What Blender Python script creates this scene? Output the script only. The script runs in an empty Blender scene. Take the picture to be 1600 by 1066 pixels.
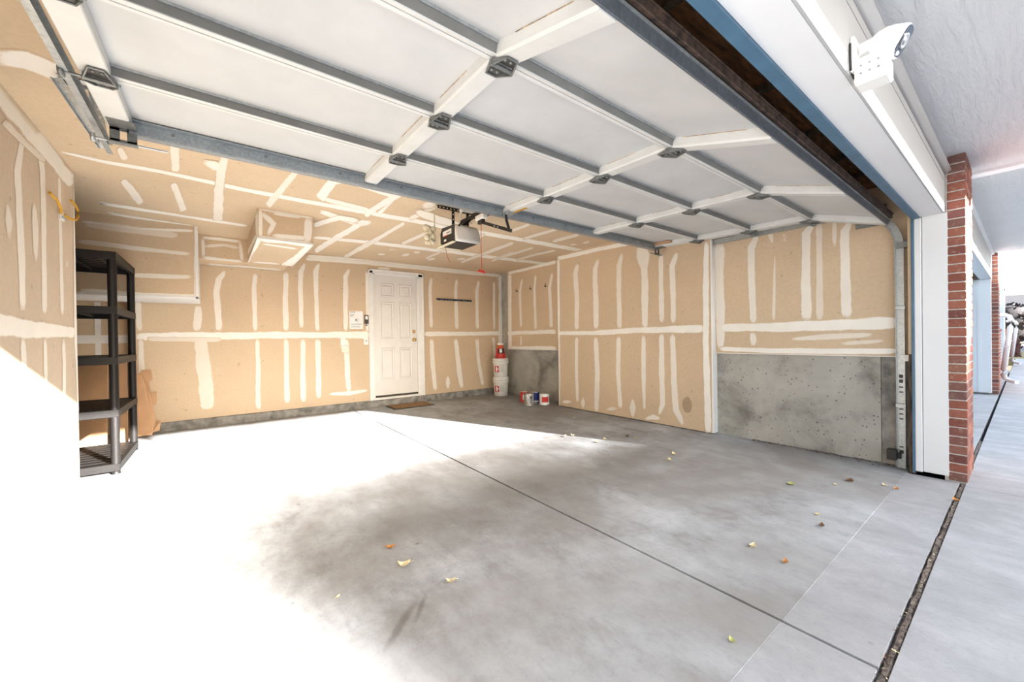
import bpy, bmesh, math, random
from mathutils import Vector, Matrix
random.seed(7)
SC = bpy.context.scene
COL = SC.collection
PI = math.pi

# ------------------------------------------------------------------ camera
f_px = 609.95
yaw, pitch, roll = math.radians(37.185), math.radians(-0.3595), math.radians(-0.811)
cy, sy, cp, sp = math.cos(yaw), math.sin(yaw), math.cos(pitch), math.sin(pitch)
fwd = Vector((sy*cp, cy*cp, sp)); rgt = Vector((cy, -sy, 0)); up = rgt.cross(fwd)
cr, sr = math.cos(roll), math.sin(roll)
r2 = cr*rgt + sr*up; u2 = -sr*rgt + cr*up
cam_d = bpy.data.cameras.new('camera'); cam = bpy.data.objects.new('camera', cam_d); COL.objects.link(cam)
m = Matrix((r2, u2, -fwd)).transposed().to_4x4(); m.translation = (0, 0, 1.108)
cam.matrix_world = m
cam_d.sensor_width = 36.0; cam_d.lens = 36.0*f_px/1600; cam_d.clip_start = 0.02; cam_d.clip_end = 500
SC.camera = cam

# ------------------------------------------------------------------ sky, sun, exposure
W = bpy.data.worlds.new('World'); SC.world = W; W.use_nodes = True
nt = W.node_tree; nt.nodes.clear()
sky = nt.nodes.new('ShaderNodeTexSky'); sky.sky_type = 'NISHITA'; sky.sun_disc = False
sky.sun_elevation = math.radians(18); sky.sun_rotation = math.radians(157)
sky.air_density = 1.0; sky.dust_density = 1.5
hs = nt.nodes.new('ShaderNodeHueSaturation'); hs.inputs['Saturation'].default_value = 0.62
bg = nt.nodes.new('ShaderNodeBackground'); bg.inputs['Strength'].default_value = 0.60
wo = nt.nodes.new('ShaderNodeOutputWorld')
nt.links.new(sky.outputs[0], hs.inputs['Color']); nt.links.new(hs.outputs[0], bg.inputs['Color']); nt.links.new(bg.outputs[0], wo.inputs['Surface'])
sun_d = bpy.data.lights.new('sun', 'SUN'); sun = bpy.data.objects.new('sun', sun_d); COL.objects.link(sun)
sun_d.energy = 50.0; sun_d.angle = math.radians(1.0); sun_d.color = (1.0, 0.98, 0.945)
sun.rotation_euler = Vector((-0.415, 1.0, -0.340)).to_track_quat('-Z', 'Y').to_euler()
sun.location = (8, -18, 9)
vs = SC.view_settings
SC.display_settings.display_device = 'sRGB'
vs.view_transform = 'Standard'; vs.look = 'None'; vs.gamma = 1.0; vs.use_curve_mapping = False
vs.exposure = 0.24
SC.cycles.max_bounces = 12; SC.cycles.diffuse_bounces = 8; SC.cycles.glossy_bounces = 4
SC.cycles.sample_clamp_indirect = 20.0
SC.cycles.caustics_reflective = False; SC.cycles.caustics_refractive = False

# ------------------------------------------------------------------ materials
def newmat(name):
    mt = bpy.data.materials.new(name); mt.use_nodes = True
    n = mt.node_tree.nodes; b = n['Principled BSDF']
    return mt, mt.node_tree, b
def L(nt, a, b): nt.links.new(a, b)
def node(nt, t, **kw):
    n = nt.nodes.new(t)
    for k, v in kw.items():
        if k in ('operation', 'blend_type', 'data_type', 'noise_dimensions', 'feature', 'attribute_name', 'distance', 'interpolation_type'): setattr(n, k, v)
        else: n.inputs[k].default_value = v
    return n
def ramp(nt, fac, stops):
    r = nt.nodes.new('ShaderNodeValToRGB'); L(nt, fac, r.inputs['Fac'])
    e = r.color_ramp.elements
    while len(e) < len(stops): e.new(0.5)
    for el, (p, c) in zip(e, stops): el.position = p; el.color = (*c, 1) if len(c) == 3 else c
    return r.outputs['Color']
def objcoord(nt, scale=(1, 1, 1), rot=(0, 0, 0)):
    tc = nt.nodes.new('ShaderNodeTexCoord'); mp = nt.nodes.new('ShaderNodeMapping')
    mp.inputs['Scale'].default_value = scale; mp.inputs['Rotation'].default_value = rot
    L(nt, tc.outputs['Object'], mp.inputs['Vector']); return mp.outputs[0]
def noise(nt, vec, scale, detail=4.0, rough=0.55, dist=0.0):
    n = node(nt, 'ShaderNodeTexNoise', Scale=scale, Detail=detail, Roughness=rough, Distortion=dist); L(nt, vec, n.inputs['Vector']); return n.outputs['Fac']
def mixc(nt, fac, a, b, bt='MIX'):
    m = nt.nodes.new('ShaderNodeMix'); m.data_type = 'RGBA'; m.blend_type = bt
    for sock, v in ((m.inputs[0], fac), (m.inputs[6], a), (m.inputs[7], b)):
        if hasattr(v, 'links'): L(nt, v, sock)
        elif isinstance(v, (int, float)): sock.default_value = v
        else: sock.default_value = (*v, 1)
    return m.outputs[2]
def bump(nt, b, h, strength=0.3, dist=0.01):
    bp = node(nt, 'ShaderNodeBump', Strength=strength, Distance=dist); L(nt, h, bp.inputs['Height']); L(nt, bp.outputs[0], b.inputs['Normal'])
def simple(name, col, rough=0.6, metal=0.0, var=0.12, scale=20.0, bs=0.0, spec=0.5, stretch=(1, 1, 1)):
    mt, nt, b = newmat(name)
    v = objcoord(nt, stretch); n = noise(nt, v, scale)
    d = tuple(max(0, c*(1-var*1.6)) for c in col); l = tuple(min(1, c*(1+var)) for c in col)
    c = ramp(nt, n, [(0.3, d), (0.7, l)]); L(nt, c, b.inputs['Base Color'])
    b.inputs['Roughness'].default_value = rough; b.inputs['Metallic'].default_value = metal
    b.inputs['Specular IOR Level'].default_value = spec
    if bs: bump(nt, b, n, bs, 0.005)
    return mt

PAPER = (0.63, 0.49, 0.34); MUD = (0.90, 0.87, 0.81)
def paper_color(nt, PAPER=PAPER):
    v = objcoord(nt)
    n1 = noise(nt, v, 1.3, 3); n2 = noise(nt, v, 45, 3)
    c = ramp(nt, n1, [(0.3, tuple(x*0.93 for x in PAPER)), (0.7, tuple(min(1, x*1.05) for x in PAPER))])
    c = mixc(nt, 0.10, c, ramp(nt, n2, [(0.35, (0.35, 0.25, 0.15)), (0.65, (0.75, 0.6, 0.42))]))
    sp = noise(nt, v, 14, 2, 0.5)
    return mixc(nt, ramp(nt, sp, [(0.27, (0.35,)*3), (0.31, (0, 0, 0))]), c, (0.30, 0.21, 0.13))
def m_drywall(name='drywall_paper', P_=PAPER):
    mt, nt, b = newmat(name); L(nt, paper_color(nt, P_), b.inputs['Base Color']); b.inputs['Roughness'].default_value = 0.85
    b.inputs['Specular IOR Level'].default_value = 0.25
    return mt
def m_mud(name='joint_compound', P_=PAPER):
    mt, nt, b = newmat(name)
    at = node(nt, 'ShaderNodeAttribute', attribute_name='mud')
    v = objcoord(nt); n = noise(nt, v, 22, 5, 0.65); n2 = noise(nt, v, 5, 3)
    ma = node(nt, 'ShaderNodeMath', operation='MULTIPLY_ADD'); L(nt, n, ma.inputs[0]); ma.inputs[1].default_value = 0.7; ma.inputs[2].default_value = -0.35
    ad = node(nt, 'ShaderNodeMath', operation='ADD'); L(nt, at.outputs['Fac'], ad.inputs[0]); L(nt, ma.outputs[0], ad.inputs[1])
    op = node(nt, 'ShaderNodeAttribute', attribute_name='opac')
    edge = ramp(nt, ad.outputs[0], [(0.18, (0, 0, 0)), (0.55, (1, 1, 1))])
    mu = node(nt, 'ShaderNodeMath', operation='MULTIPLY'); L(nt, edge, mu.inputs[0]); L(nt, op.outputs['Fac'], mu.inputs[1])
    mc = ramp(nt, n2, [(0.3, tuple(c*0.93 for c in MUD)), (0.7, MUD)])
    L(nt, mixc(nt, mu.outputs[0], paper_color(nt, P_), mc), b.inputs['Base Color']); b.inputs['Roughness'].default_value = 0.8
    b.inputs['Specular IOR Level'].default_value = 0.25
    bump(nt, b, n, 0.15, 0.003)
    return mt
def m_floor(name, base, dark, grime=1.0, tint=(0.245, 0.23, 0.215), dark_patches=()):
    mt, nt, b = newmat(name)
    tc = nt.nodes.new('ShaderNodeTexCoord'); geo = nt.nodes.new('ShaderNodeNewGeometry')
    P = geo.outputs['Position']
    mp = nt.nodes.new('ShaderNodeMapping'); mp.inputs['Scale'].default_value = (1.5, 0.9, 1); L(nt, P, mp.inputs['Vector'])
    big = noise(nt, P, 0.55, 4, 0.6, 0.6); mid = noise(nt, mp.outputs[0], 2.6, 9, 0.72, 0.15); fine = noise(nt, P, 60, 5, 0.75)
    streak = nt.nodes.new('ShaderNodeMapping'); streak.inputs['Scale'].default_value = (10, 2.2, 1); L(nt, P, streak.inputs['Vector'])
    st = noise(nt, streak.outputs[0], 1.6, 5, 0.7)
    c = ramp(nt, mid, [(0.32, dark), (0.47, base), (0.66, tuple(min(1, x*1.25) for x in base))])
    mid2 = noise(nt, P, 11, 8, 0.72, 0.1)
    c = mixc(nt, ramp(nt, mid2, [(0.30, (0.55*grime,)*3), (0.48, (0, 0, 0))]), c, tuple(x*0.70 for x in base))
    c = mixc(nt, ramp(nt, mid2, [(0.56, (0, 0, 0)), (0.72, (0.35,)*3)]), c, tuple(min(1, x*1.35) for x in base))
    c = mixc(nt, ramp(nt, big, [(0.40, (0.7*grime,)*3), (0.58, (0, 0, 0))]), c, tint)
    c = mixc(nt, ramp(nt, st, [(0.34, (0.28*grime,)*3), (0.46, (0, 0, 0))]), c, tuple(x*0.62 for x in base))
    c = mixc(nt, ramp(nt, fine, [(0.30, (0.35,)*3), (0.45, (0, 0, 0))]), c, tuple(x*0.55 for x in base))
    for sx, sy_, ra, rb, ang, amt in dark_patches:   # dark patches: grimy mid-floor where cars stood, wide and plain at back right
        m2 = nt.nodes.new('ShaderNodeMapping'); m2.vector_type = 'TEXTURE'; m2.inputs['Location'].default_value = (sx, sy_, 0); m2.inputs['Rotation'].default_value = (0, 0, ang); m2.inputs['Scale'].default_value = (ra, rb, 1)
        L(nt, P, m2.inputs['Vector']); ln_ = node(nt, 'ShaderNodeVectorMath', operation='LENGTH'); L(nt, m2.outputs[0], ln_.inputs[0])
        wob = node(nt, 'ShaderNodeMath', operation='MULTIPLY_ADD'); L(nt, mid, wob.inputs[0]); wob.inputs[1].default_value = 1.5; L(nt, ln_.outputs['Value'], wob.inputs[2])
        wo2 = node(nt, 'ShaderNodeMath', operation='MULTIPLY_ADD'); L(nt, wob.outputs[0], wo2.inputs[0]); wo2.inputs[1].default_value = 0.6; wo2.inputs[2].default_value = -0.30
        c = mixc(nt, ramp(nt, wo2.outputs[0], [(0.0, (amt,)*3), (0.45, (amt*0.9,)*3), (0.98, (0, 0, 0))]), c, (0.115, 0.100, 0.090))
    # drops and smears
    vo = node(nt, 'ShaderNodeTexVoronoi', Scale=3.1, feature='F1'); L(nt, P, vo.inputs['Vector'])
    sm = node(nt, 'ShaderNodeMath', operation='MULTIPLY_ADD'); L(nt, fine, sm.inputs[0]); sm.inputs[1].default_value = 0.05; L(nt, vo.outputs['Distance'], sm.inputs[2])
    c = mixc(nt, ramp(nt, sm.outputs[0], [(0.050, (0.6*grime,)*3), (0.075, (0, 0, 0))]), c, (0.10, 0.095, 0.09))
    L(nt, c, b.inputs['Base Color']); b.inputs['Roughness'].default_value = 0.72; b.inputs['Specular IOR Level'].default_value = 0.3
    bump(nt, b, fine, 0.12, 0.004)
    return mt
def m_concrete_wall():
    mt, nt, b = newmat('cast_concrete'); geo = nt.nodes.new('ShaderNodeNewGeometry'); P = geo.outputs['Position']
    a = noise(nt, P, 2.2, 6, 0.65, 0.4); f = noise(nt, P, 38, 4, 0.7)
    c = ramp(nt, a, [(0.30, (0.19, 0.185, 0.165)), (0.48, (0.37, 0.36, 0.325)), (0.70, (0.47, 0.46, 0.42))])
    vo = node(nt, 'ShaderNodeTexVoronoi', Scale=24.0); L(nt, P, vo.inputs['Vector'])
    sm = node(nt, 'ShaderNodeMath', operation='MULTIPLY_ADD'); L(nt, f, sm.inputs[0]); sm.inputs[1].default_value = 0.35; L(nt, vo.outputs['Distance'], sm.inputs[2])
    hole = ramp(nt, sm.outputs[0], [(0.285, (0.9, 0.9, 0.9)), (0.33, (0, 0, 0))])
    c = mixc(nt, hole, c, (0.10, 0.09, 0.08))
    L(nt, c, b.inputs['Base Color']); b.inputs['Roughness'].default_value = 0.85
    inv = node(nt, 'ShaderNodeMath', operation='SUBTRACT'); inv.inputs[0].default_value = 1.0; L(nt, hole, inv.inputs[1])
    bump(nt, b, inv.outputs[0], 0.5, 0.006)
    return mt
def m_galv(name, base=(0.50, 0.53, 0.54), rough=0.42, metal=0.75, spec=0.5):
    mt, nt, b = newmat(name); v = objcoord(nt)
    n = noise(nt, v, 12, 4); n3 = noise(nt, v, 70, 2)
    c = mixc(nt, 0.22, ramp(nt, n, [(0.3, tuple(x*0.78 for x in base)), (0.7, base)]), ramp(nt, n3, [(0.35, tuple(x*0.5 for x in base)), (0.65, tuple(min(1, x*1.4) for x in base))]))
    L(nt, c, b.inputs['Base Color']); b.inputs['Roughness'].default_value = rough; b.inputs['Metallic'].default_value = metal
    return mt
def m_doorwhite():
    mt, nt, b = newmat('painted_door_steel'); v = objcoord(nt)
    n = noise(nt, v, 3.0, 5, 0.6); f = noise(nt, v, 26, 3, 0.6); s = noise(nt, objcoord(nt, (1, 9, 9)), 7, 3)
    c = ramp(nt, n, [(0.3, (0.535, 0.545, 0.555)), (0.7, (0.61, 0.62, 0.63))])
    c = mixc(nt, ramp(nt, f, [(0.25, (0.6,)*3), (0.29, (0, 0, 0))]), c, (0.33, 0.30, 0.27))
    L(nt, c, b.inputs['Base Color']); b.inputs['Roughness'].default_value = 0.5; bump(nt, b, s, 0.05, 0.004)
    return mt
def m_wood_grain_paint(name, col, strength=0.35, axis=(1.2, 9, 9)):
    mt, nt, b = newmat(name); v = objcoord(nt, axis)
    n = noise(nt, v, 3.5, 6, 0.6, 1.2); n2 = noise(nt, objcoord(nt), 2, 3)
    c = ramp(nt, n2, [(0.3, tuple(x*0.95 for x in col)), (0.7, col)]); L(nt, c, b.inputs['Base Color'])
    b.inputs['Roughness'].default_value = 0.55; bump(nt, b, n, strength, 0.01)
    return mt
def m_brick():
    mt, nt, b = newmat('brick_clay'); oi = nt.nodes.new('ShaderNodeObjectInfo'); v = objcoord(nt)
    c = ramp(nt, oi.outputs['Random'], [(0.0, (0.13, 0.045, 0.04)), (0.25, (0.24, 0.075, 0.05)), (0.5, (0.33, 0.115, 0.07)), (0.7, (0.18, 0.065, 0.06)), (0.85, (0.29, 0.13, 0.085)), (1.0, (0.12, 0.055, 0.055))])
    geo = nt.nodes.new('ShaderNodeNewGeometry'); n = noise(nt, geo.outputs['Position'], 38, 5, 0.7)
    c = mixc(nt, ramp(nt, n, [(0.55, (0, 0, 0)), (0.72, (0.5,)*3)]), c, (0.50, 0.36, 0.27))
    c = mixc(nt, ramp(nt, n, [(0.28, (0.6,)*3), (0.40, (0, 0, 0))]), c, (0.10, 0.04, 0.03))
    L(nt, c, b.inputs['Base Color']); b.inputs['Roughness'].default_value = 0.85; bump(nt, b, n, 0.5, 0.006)
    return mt
def m_bricktex():
    mt, nt, b = newmat('far_brickwork'); tc = nt.nodes.new('ShaderNodeTexCoord'); mp = nt.nodes.new('ShaderNodeMapping')
    mp.inputs['Rotation'].default_value = (PI/2, 0, 0); L(nt, tc.outputs['Object'], mp.inputs['Vector'])
    br = node(nt, 'ShaderNodeTexBrick', Scale=1.0); br.inputs['Brick Width'].default_value = 0.21; br.inputs['Row Height'].default_value = 0.0676; br.inputs['Mortar Size'].default_value = 0.008
    br.inputs['Color1'].default_value = (0.36, 0.11, 0.07, 1); br.inputs['Color2'].default_value = (0.24, 0.08, 0.06, 1); br.inputs['Mortar'].default_value = (0.55, 0.52, 0.48, 1)
    L(nt, mp.outputs[0], br.inputs['Vector']); L(nt, br.outputs['Color'], b.inputs['Base Color']); b.inputs['Roughness'].default_value = 0.85
    return mt
def m_leafy(name, a, c2):
    mt, nt, b = newmat(name); oi = nt.nodes.new('ShaderNodeObjectInfo'); v = objcoord(nt); n = noise(nt, v, 40, 3)
    L(nt, ramp(nt, n, [(0.3, a), (0.7, c2)]), b.inputs['Base Color']); b.inputs['Roughness'].default_value = 0.7
    return mt
M = {}
M['paper'] = m_drywall(); M['mud'] = m_mud()
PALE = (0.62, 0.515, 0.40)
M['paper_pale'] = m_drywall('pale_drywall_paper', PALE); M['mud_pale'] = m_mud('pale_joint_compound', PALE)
M['floor'] = m_floor('garage_concrete', (0.405, 0.425, 0.445), (0.285, 0.285, 0.28), dark_patches=((1.35, 2.55, 1.5, 0.75, 0.25, 0.42), (2.55, 3.05, 1.0, 0.30, -0.1, 0.42), (0.9, 3.0, 0.8, 0.3, 0.0, 0.35), (3.9, 4.6, 1.4, 1.1, 0.6, 0.35), (3.3, 2.4, 1.1, 0.25, 0.5, 0.25), (0.55, 1.47, 0.10, 0.016, 0.75, 0.6), (0.66, 1.52, 0.07, 0.010, 0.9, 0.5)))
M['apron'] = m_floor('apron_concrete', (0.40, 0.41, 0.43), (0.34, 0.345, 0.36), 0.45)
M['walk'] = m_floor('sidewalk_concrete', (0.40, 0.412, 0.435), (0.35, 0.355, 0.375), 0.25)
M['concrete'] = m_concrete_wall()
M['curb'] = simple('curb_concrete', (0.27, 0.26, 0.24), 0.85, var=0.35, scale=9, bs=0.3)
M['soil'] = simple('dark_soil', (0.035, 0.03, 0.027), 0.95, var=0.5, scale=40, bs=0.4)
M['galv'] = m_galv('galvanised_steel'); M['galv_dark'] = m_galv('dull_steel', (0.25, 0.26, 0.255), 0.5, 0.6)
M['rail_grey'] = simple('grey_primed_steel', (0.21, 0.21, 0.20), 0.6, 0.0, 0.08, 8)
M['hingeplate'] = simple('shadow_grey_steel', (0.10, 0.10, 0.095), 0.5, 0.4, 0.2, 30)
M['strut'] = m_galv('blue_grey_strut', (0.36, 0.40, 0.43), 0.4, 0.6)
M['retainer'] = m_galv('mottled_retainer', (0.16, 0.18, 0.205), 0.4, 0.5)
M['doorwhite'] = m_doorwhite(); M['stile'] = simple('white_stile_paint', (0.68, 0.69, 0.68), 0.45, 0, 0.05, 6)
M['black'] = simple('black_plastic', (0.018, 0.016, 0.015), 0.42, 0, 0.2, 30)
M['blackmetal'] = simple('black_steel', (0.022, 0.02, 0.02), 0.45, 0.3, 0.2, 30)
M['shelf'] = simple('black_shelf_plastic', (0.0105, 0.009, 0.0085), 0.5, 0, 0.15, 60, spec=0.25)
M['rubber'] = simple('brown_weather_seal', (0.075, 0.045, 0.032), 0.75, 0, 0.5, 35, 0.3)
M['rust'] = simple('rust', (0.48, 0.33, 0.19), 0.8, 0, 0.5, 40)
M['exwhite'] = m_wood_grain_paint('white_exterior_trim', (0.75, 0.76, 0.775), 0.08)
M['fascia'] = m_wood_grain_paint('shaded_fascia_white', (0.44, 0.445, 0.455), 0.08)  # trim white darkened so the colour carries the shade above the sun stripe
M['soffit'] = m_wood_grain_paint('white_textured_soffit', (0.60, 0.61, 0.625), 1.0, (1.2, 9, 9))
M['blue'] = simple('blue_vinyl_seal', (0.06, 0.14, 0.225), 0.5, 0, 0.12, 10)
M['bluedoor'] = simple('pale_blue_door_paint', (0.30, 0.40, 0.50), 0.5, 0, 0.05, 6)
M['plywood'] = simple('dark_raw_plywood', (0.20, 0.085, 0.03), 0.8, 0, 0.4, 9, 0.2, stretch=(1, 6, 1))
M['stud'] = simple('weathered_stud', (0.10, 0.065, 0.04), 0.85, 0, 0.5, 12, 0.3, stretch=(4, 4, 0.6))
M['mortar'] = simple('pale_mortar', (0.56, 0.53, 0.49), 0.9, 0, 0.12, 40, 0.4)
M['brick'] = m_brick(); M['bricktex'] = m_bricktex()
M['doorpaint'] = simple('white_door_paint', (0.74, 0.715, 0.69), 0.45, 0, 0.03, 5)
M['casing'] = simple('white_casing_paint', (0.80, 0.79, 0.77), 0.45, 0, 0.03, 8)
M['brass'] = simple('polished_brass', (0.72, 0.50, 0.20), 0.22, 1.0, 0.1, 10)
M['coir'] = simple('brown_coir', (0.30, 0.17, 0.075), 0.95, 0, 0.4, 120, 0.8)
M['matedge'] = simple('dark_mat_border', (0.06, 0.05, 0.04), 0.8, 0, 0.2, 50)
M['plate'] = simple('white_plastic', (0.82, 0.82, 0.80), 0.4, 0, 0.02, 8)
M['lens'] = simple('milky_lens', (0.76, 0.75, 0.73), 0.3, 0, 0.03, 6)
M['cream'] = simple('cream_plastic', (0.72, 0.66, 0.50), 0.5, 0, 0.05, 8)
M['ink'] = simple('grey_print', (0.22, 0.23, 0.25), 0.7, 0, 0.1, 20)
M['paperwhite'] = simple('white_sheet', (0.85, 0.85, 0.84), 0.7, 0, 0.02, 5)
M['red'] = simple('red_plastic', (0.55, 0.03, 0.02), 0.4, 0, 0.1, 15)
M['orange'] = simple('orange_red_plastic', (0.62, 0.10, 0.03), 0.4, 0, 0.1, 15)
M['bluecan'] = simple('blue_can_label', (0.03, 0.05, 0.28), 0.4, 0, 0.1, 12)
M['bucket'] = simple('white_bucket_plastic', (0.76, 0.74, 0.70), 0.4, 0, 0.05, 10)
M['tin'] = m_galv('bright_tin', (0.72, 0.70, 0.66), 0.25, 0.9)
M['cardboard'] = simple('brown_cardboard', (0.52, 0.31, 0.17), 0.85, 0, 0.06, 6)
M['yellow'] = simple('yellow_vinyl', (0.60, 0.31, 0.015), 0.45, 0, 0.1, 20)
M['navy'] = simple('dark_blue_rail', (0.045, 0.075, 0.13), 0.45, 0.2, 0.15, 20)
M['camglass'] = simple('dark_lens_glass', (0.012, 0.015, 0.022), 0.08, 0, 0.1, 20)
M['silver'] = simple('silver_ring', (0.10, 0.105, 0.12), 0.25, 0.5, 0.05, 20)
M['asphalt'] = simple('asphalt', (0.16, 0.16, 0.17), 0.9, 0, 0.2, 30, 0.3)
M['grass'] = simple('dry_grass', (0.30, 0.26, 0.12), 0.95, 0, 0.3, 14, 0.5)
M['hedge'] = simple('dark_winter_hedge', (0.03, 0.023, 0.026), 0.9, 0, 0.5, 6, 0.4)
M['redhedge'] = simple('reddish_shrub', (0.10, 0.035, 0.033), 0.9, 0, 0.4, 9, 0.4)
M['roof'] = simple('grey_shingle', (0.11, 0.105, 0.11), 0.9, 0, 0.2, 12)
M['siding'] = simple('pale_siding', (0.55, 0.52, 0.48), 0.7, 0, 0.05, 3)
M['glass'] = simple('window_glass', (0.05, 0.06, 0.08), 0.05, 0, 0.05, 3)
M['leaf_a'] = m_leafy('leaf_cream', (0.66, 0.55, 0.30), (0.82, 0.73, 0.48))
M['leaf_b'] = m_leafy('leaf_orange', (0.42, 0.17, 0.04), (0.62, 0.30, 0.10))
M['leaf_c'] = m_leafy('leaf_brown', (0.12, 0.06, 0.03), (0.25, 0.13, 0.06))
M['leaf_d'] = m_leafy('leaf_green', (0.30, 0.33, 0.10), (0.50, 0.50, 0.20))
M['litter'] = m_leafy('leaf_litter', (0.11, 0.05, 0.03), (0.26, 0.11, 0.06))

# ------------------------------------------------------------------ mesh helpers
class MB:
    def __init__(s): s.v = []; s.f = []; s.mi = []; s.sm = []
    def add(s, verts, faces, mi=0, smooth=False):
        o = len(s.v); s.v += [Vector(p) for p in verts]
        for f in faces: s.f.append([o+i for i in f]); s.mi.append(mi); s.sm.append(smooth)
        return s
    def box(s, x0, y0, z0, x1, y1, z1, mi=0):
        return s.add([(x0,y0,z0),(x1,y0,z0),(x1,y1,z0),(x0,y1,z0),(x0,y0,z1),(x1,y0,z1),(x1,y1,z1),(x0,y1,z1)],
                     [(3,2,1,0),(4,5,6,7),(0,1,5,4),(1,2,6,5),(2,3,7,6),(3,0,4,7)], mi)
    def obox(s, c, ax, hs, mi=0):
        c = Vector(c); a = [Vector(q).normalized()*h for q, h in zip(ax, hs)]
        vs = [c + sx*a[0] + sy_*a[1] + sz*a[2] for sz in (-1, 1) for sx, sy_ in ((-1,-1),(1,-1),(1,1),(-1,1))]
        return s.add(vs, [(3,2,1,0),(4,5,6,7),(0,1,5,4),(1,2,6,5),(2,3,7,6),(3,0,4,7)], mi)
    def prism(s, pts, ext, mi=0, smooth=False):
        n = len(pts); e = Vector(ext); p = [Vector(q) for q in pts]
        fs = [tuple(range(n))[::-1], tuple(range(n, 2*n))] + [(i, (i+1) % n, n+(i+1) % n, n+i) for i in range(n)]
        return s.add(p + [q+e for q in p], fs, mi, smooth)
    def tube(s, path, r, n=8, mi=0, cap=True):
        P = [Vector(p) for p in path]; rings = []; ref = None
        for i, p in enumerate(P):
            t = (P[min(i+1, len(P)-1)] - P[max(i-1, 0)]).normalized()
            if ref is None: ref = Vector((0, 0, 1)) if abs(t.z) < 0.9 else Vector((1, 0, 0))
            a = t.cross(ref).normalized(); b = t.cross(a).normalized(); ref = -b if False else ref
            rr = r[i] if isinstance(r, (list, tuple)) else r
            rings.append([p + a*rr*math.cos(2*PI*k/n) + b*rr*math.sin(2*PI*k/n) for k in range(n)])
        vs = [q for ring in rings for q in ring]; fs = []
        for i in range(len(P)-1):
            for k in range(n): fs.append((i*n+k, (i+1)*n+k, (i+1)*n+(k+1) % n, i*n+(k+1) % n))
        s.add(vs, fs, mi, True)
        if cap: s.add(rings[0], [tuple(range(n))], mi); s.add(rings[-1], [tuple(range(n))[::-1]], mi)
        return s
    def lathe(s, c, prof, n=24, mi=0, axis=(0, 0, 1), smooth=True):
        ax = Vector(axis).normalized(); ref = Vector((1, 0, 0)) if abs(ax.x) < 0.9 else Vector((0, 1, 0))
        a = ax.cross(ref).normalized(); b = ax.cross(a).normalized(); c = Vector(c)
        vs = [c + ax*h + (a*math.cos(2*PI*k/n) + b*math.sin(2*PI*k/n))*r for r, h in prof for k in range(n)]; fs = []
        for i in range(len(prof)-1):
            for k in range(n): fs.append((i*n+k, i*n+(k+1) % n, (i+1)*n+(k+1) % n, (i+1)*n+k))
        s.add(vs, fs, mi, smooth)
        if prof[0][0] > 1e-4: s.add(vs[:n], [tuple(range(n))[::-1]], mi)
        if prof[-1][0] > 1e-4: s.add(vs[-n:], [tuple(range(n))], mi)
        return s
    def sweep(s, path, prof, xdir, mi=0):
        # prof: closed list of (a,b); a along xdir, b along the normal (xdir x tangent)
        P = [Vector(p) for p in path]; X = Vector(xdir); n = len(prof); vs = []
        for i, p in enumerate(P):
            t = (P[min(i+1, len(P)-1)] - P[max(i-1, 0)]).normalized(); N = X.cross(t).normalized()
            vs += [p + X*a + N*b for a, b in prof]
        fs = [(i*n+k, i*n+(k+1) % n, (i+1)*n+(k+1) % n, (i+1)*n+k) for i in range(len(P)-1) for k in range(n)]
        fs += [tuple(range(n))[::-1], tuple(range((len(P)-1)*n, len(P)*n))]
        return s.add(vs, fs, mi)
    def mesh(s, name, mats, off=(0, 0, 0), bev=0.0, seg=1):
        off = Vector(off); me = bpy.data.meshes.new(name)
        me.from_pydata([v-off for v in s.v], [], s.f)
        for mt in (mats if isinstance(mats, (list, tuple)) else [mats]): me.materials.append(M[mt] if isinstance(mt, str) else mt)
        for p, i, q in zip(me.polygons, s.mi, s.sm): p.material_index = i; p.use_smooth = q
        bm = bmesh.new(); bm.from_mesh(me)
        bmesh.ops.recalc_face_normals(bm, faces=bm.faces)
        if bev:
            bmesh.ops.remove_doubles(bm, verts=bm.verts, dist=1e-6)
            es = [e for e in bm.edges if len(e.link_faces) == 2 and e.calc_face_angle(0) > 0.6]
            bmesh.ops.bevel(bm, geom=es, offset=bev, segments=seg, affect='EDGES', profile=0.5, clamp_overlap=True)
        bm.to_mesh(me); bm.free(); me.update()
        return me
    def build(s, name, mats, parent=None, bev=0.0, seg=1):
        off = OFF.get(parent.name, Vector()) if parent else Vector()
        o = bpy.data.objects.new(name, s.mesh(name, mats, off, bev, seg)); COL.objects.link(o)
        if parent: o.parent = parent
        OFF[o.name] = off.copy()
        return o
OFF = {}
def tag(o, label=None, cat=None, group=None, kind=None):
    if label: o['label'] = label
    if cat: o['category'] = cat
    if group: o['group'] = group
    if kind: o['kind'] = kind
    return o
def thing(name, loc, label, cat, group=None, kind=None):
    o = bpy.data.objects.new(name, None); COL.objects.link(o); o.location = loc; o.empty_display_size = 0.1
    OFF[o.name] = Vector(loc)
    return tag(o, label, cat, group, kind)
def struct(o, label, cat): return tag(o, label, cat, kind='structure')
def B(*a, **k): return MB().box(*a, **k)
def copyobj(src, parent, loc, rot=None, name=None):
    c = src.copy(); COL.objects.link(c); c.parent = parent; c.location = loc
    if rot is not None: c.rotation_euler = rot
    return c

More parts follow.
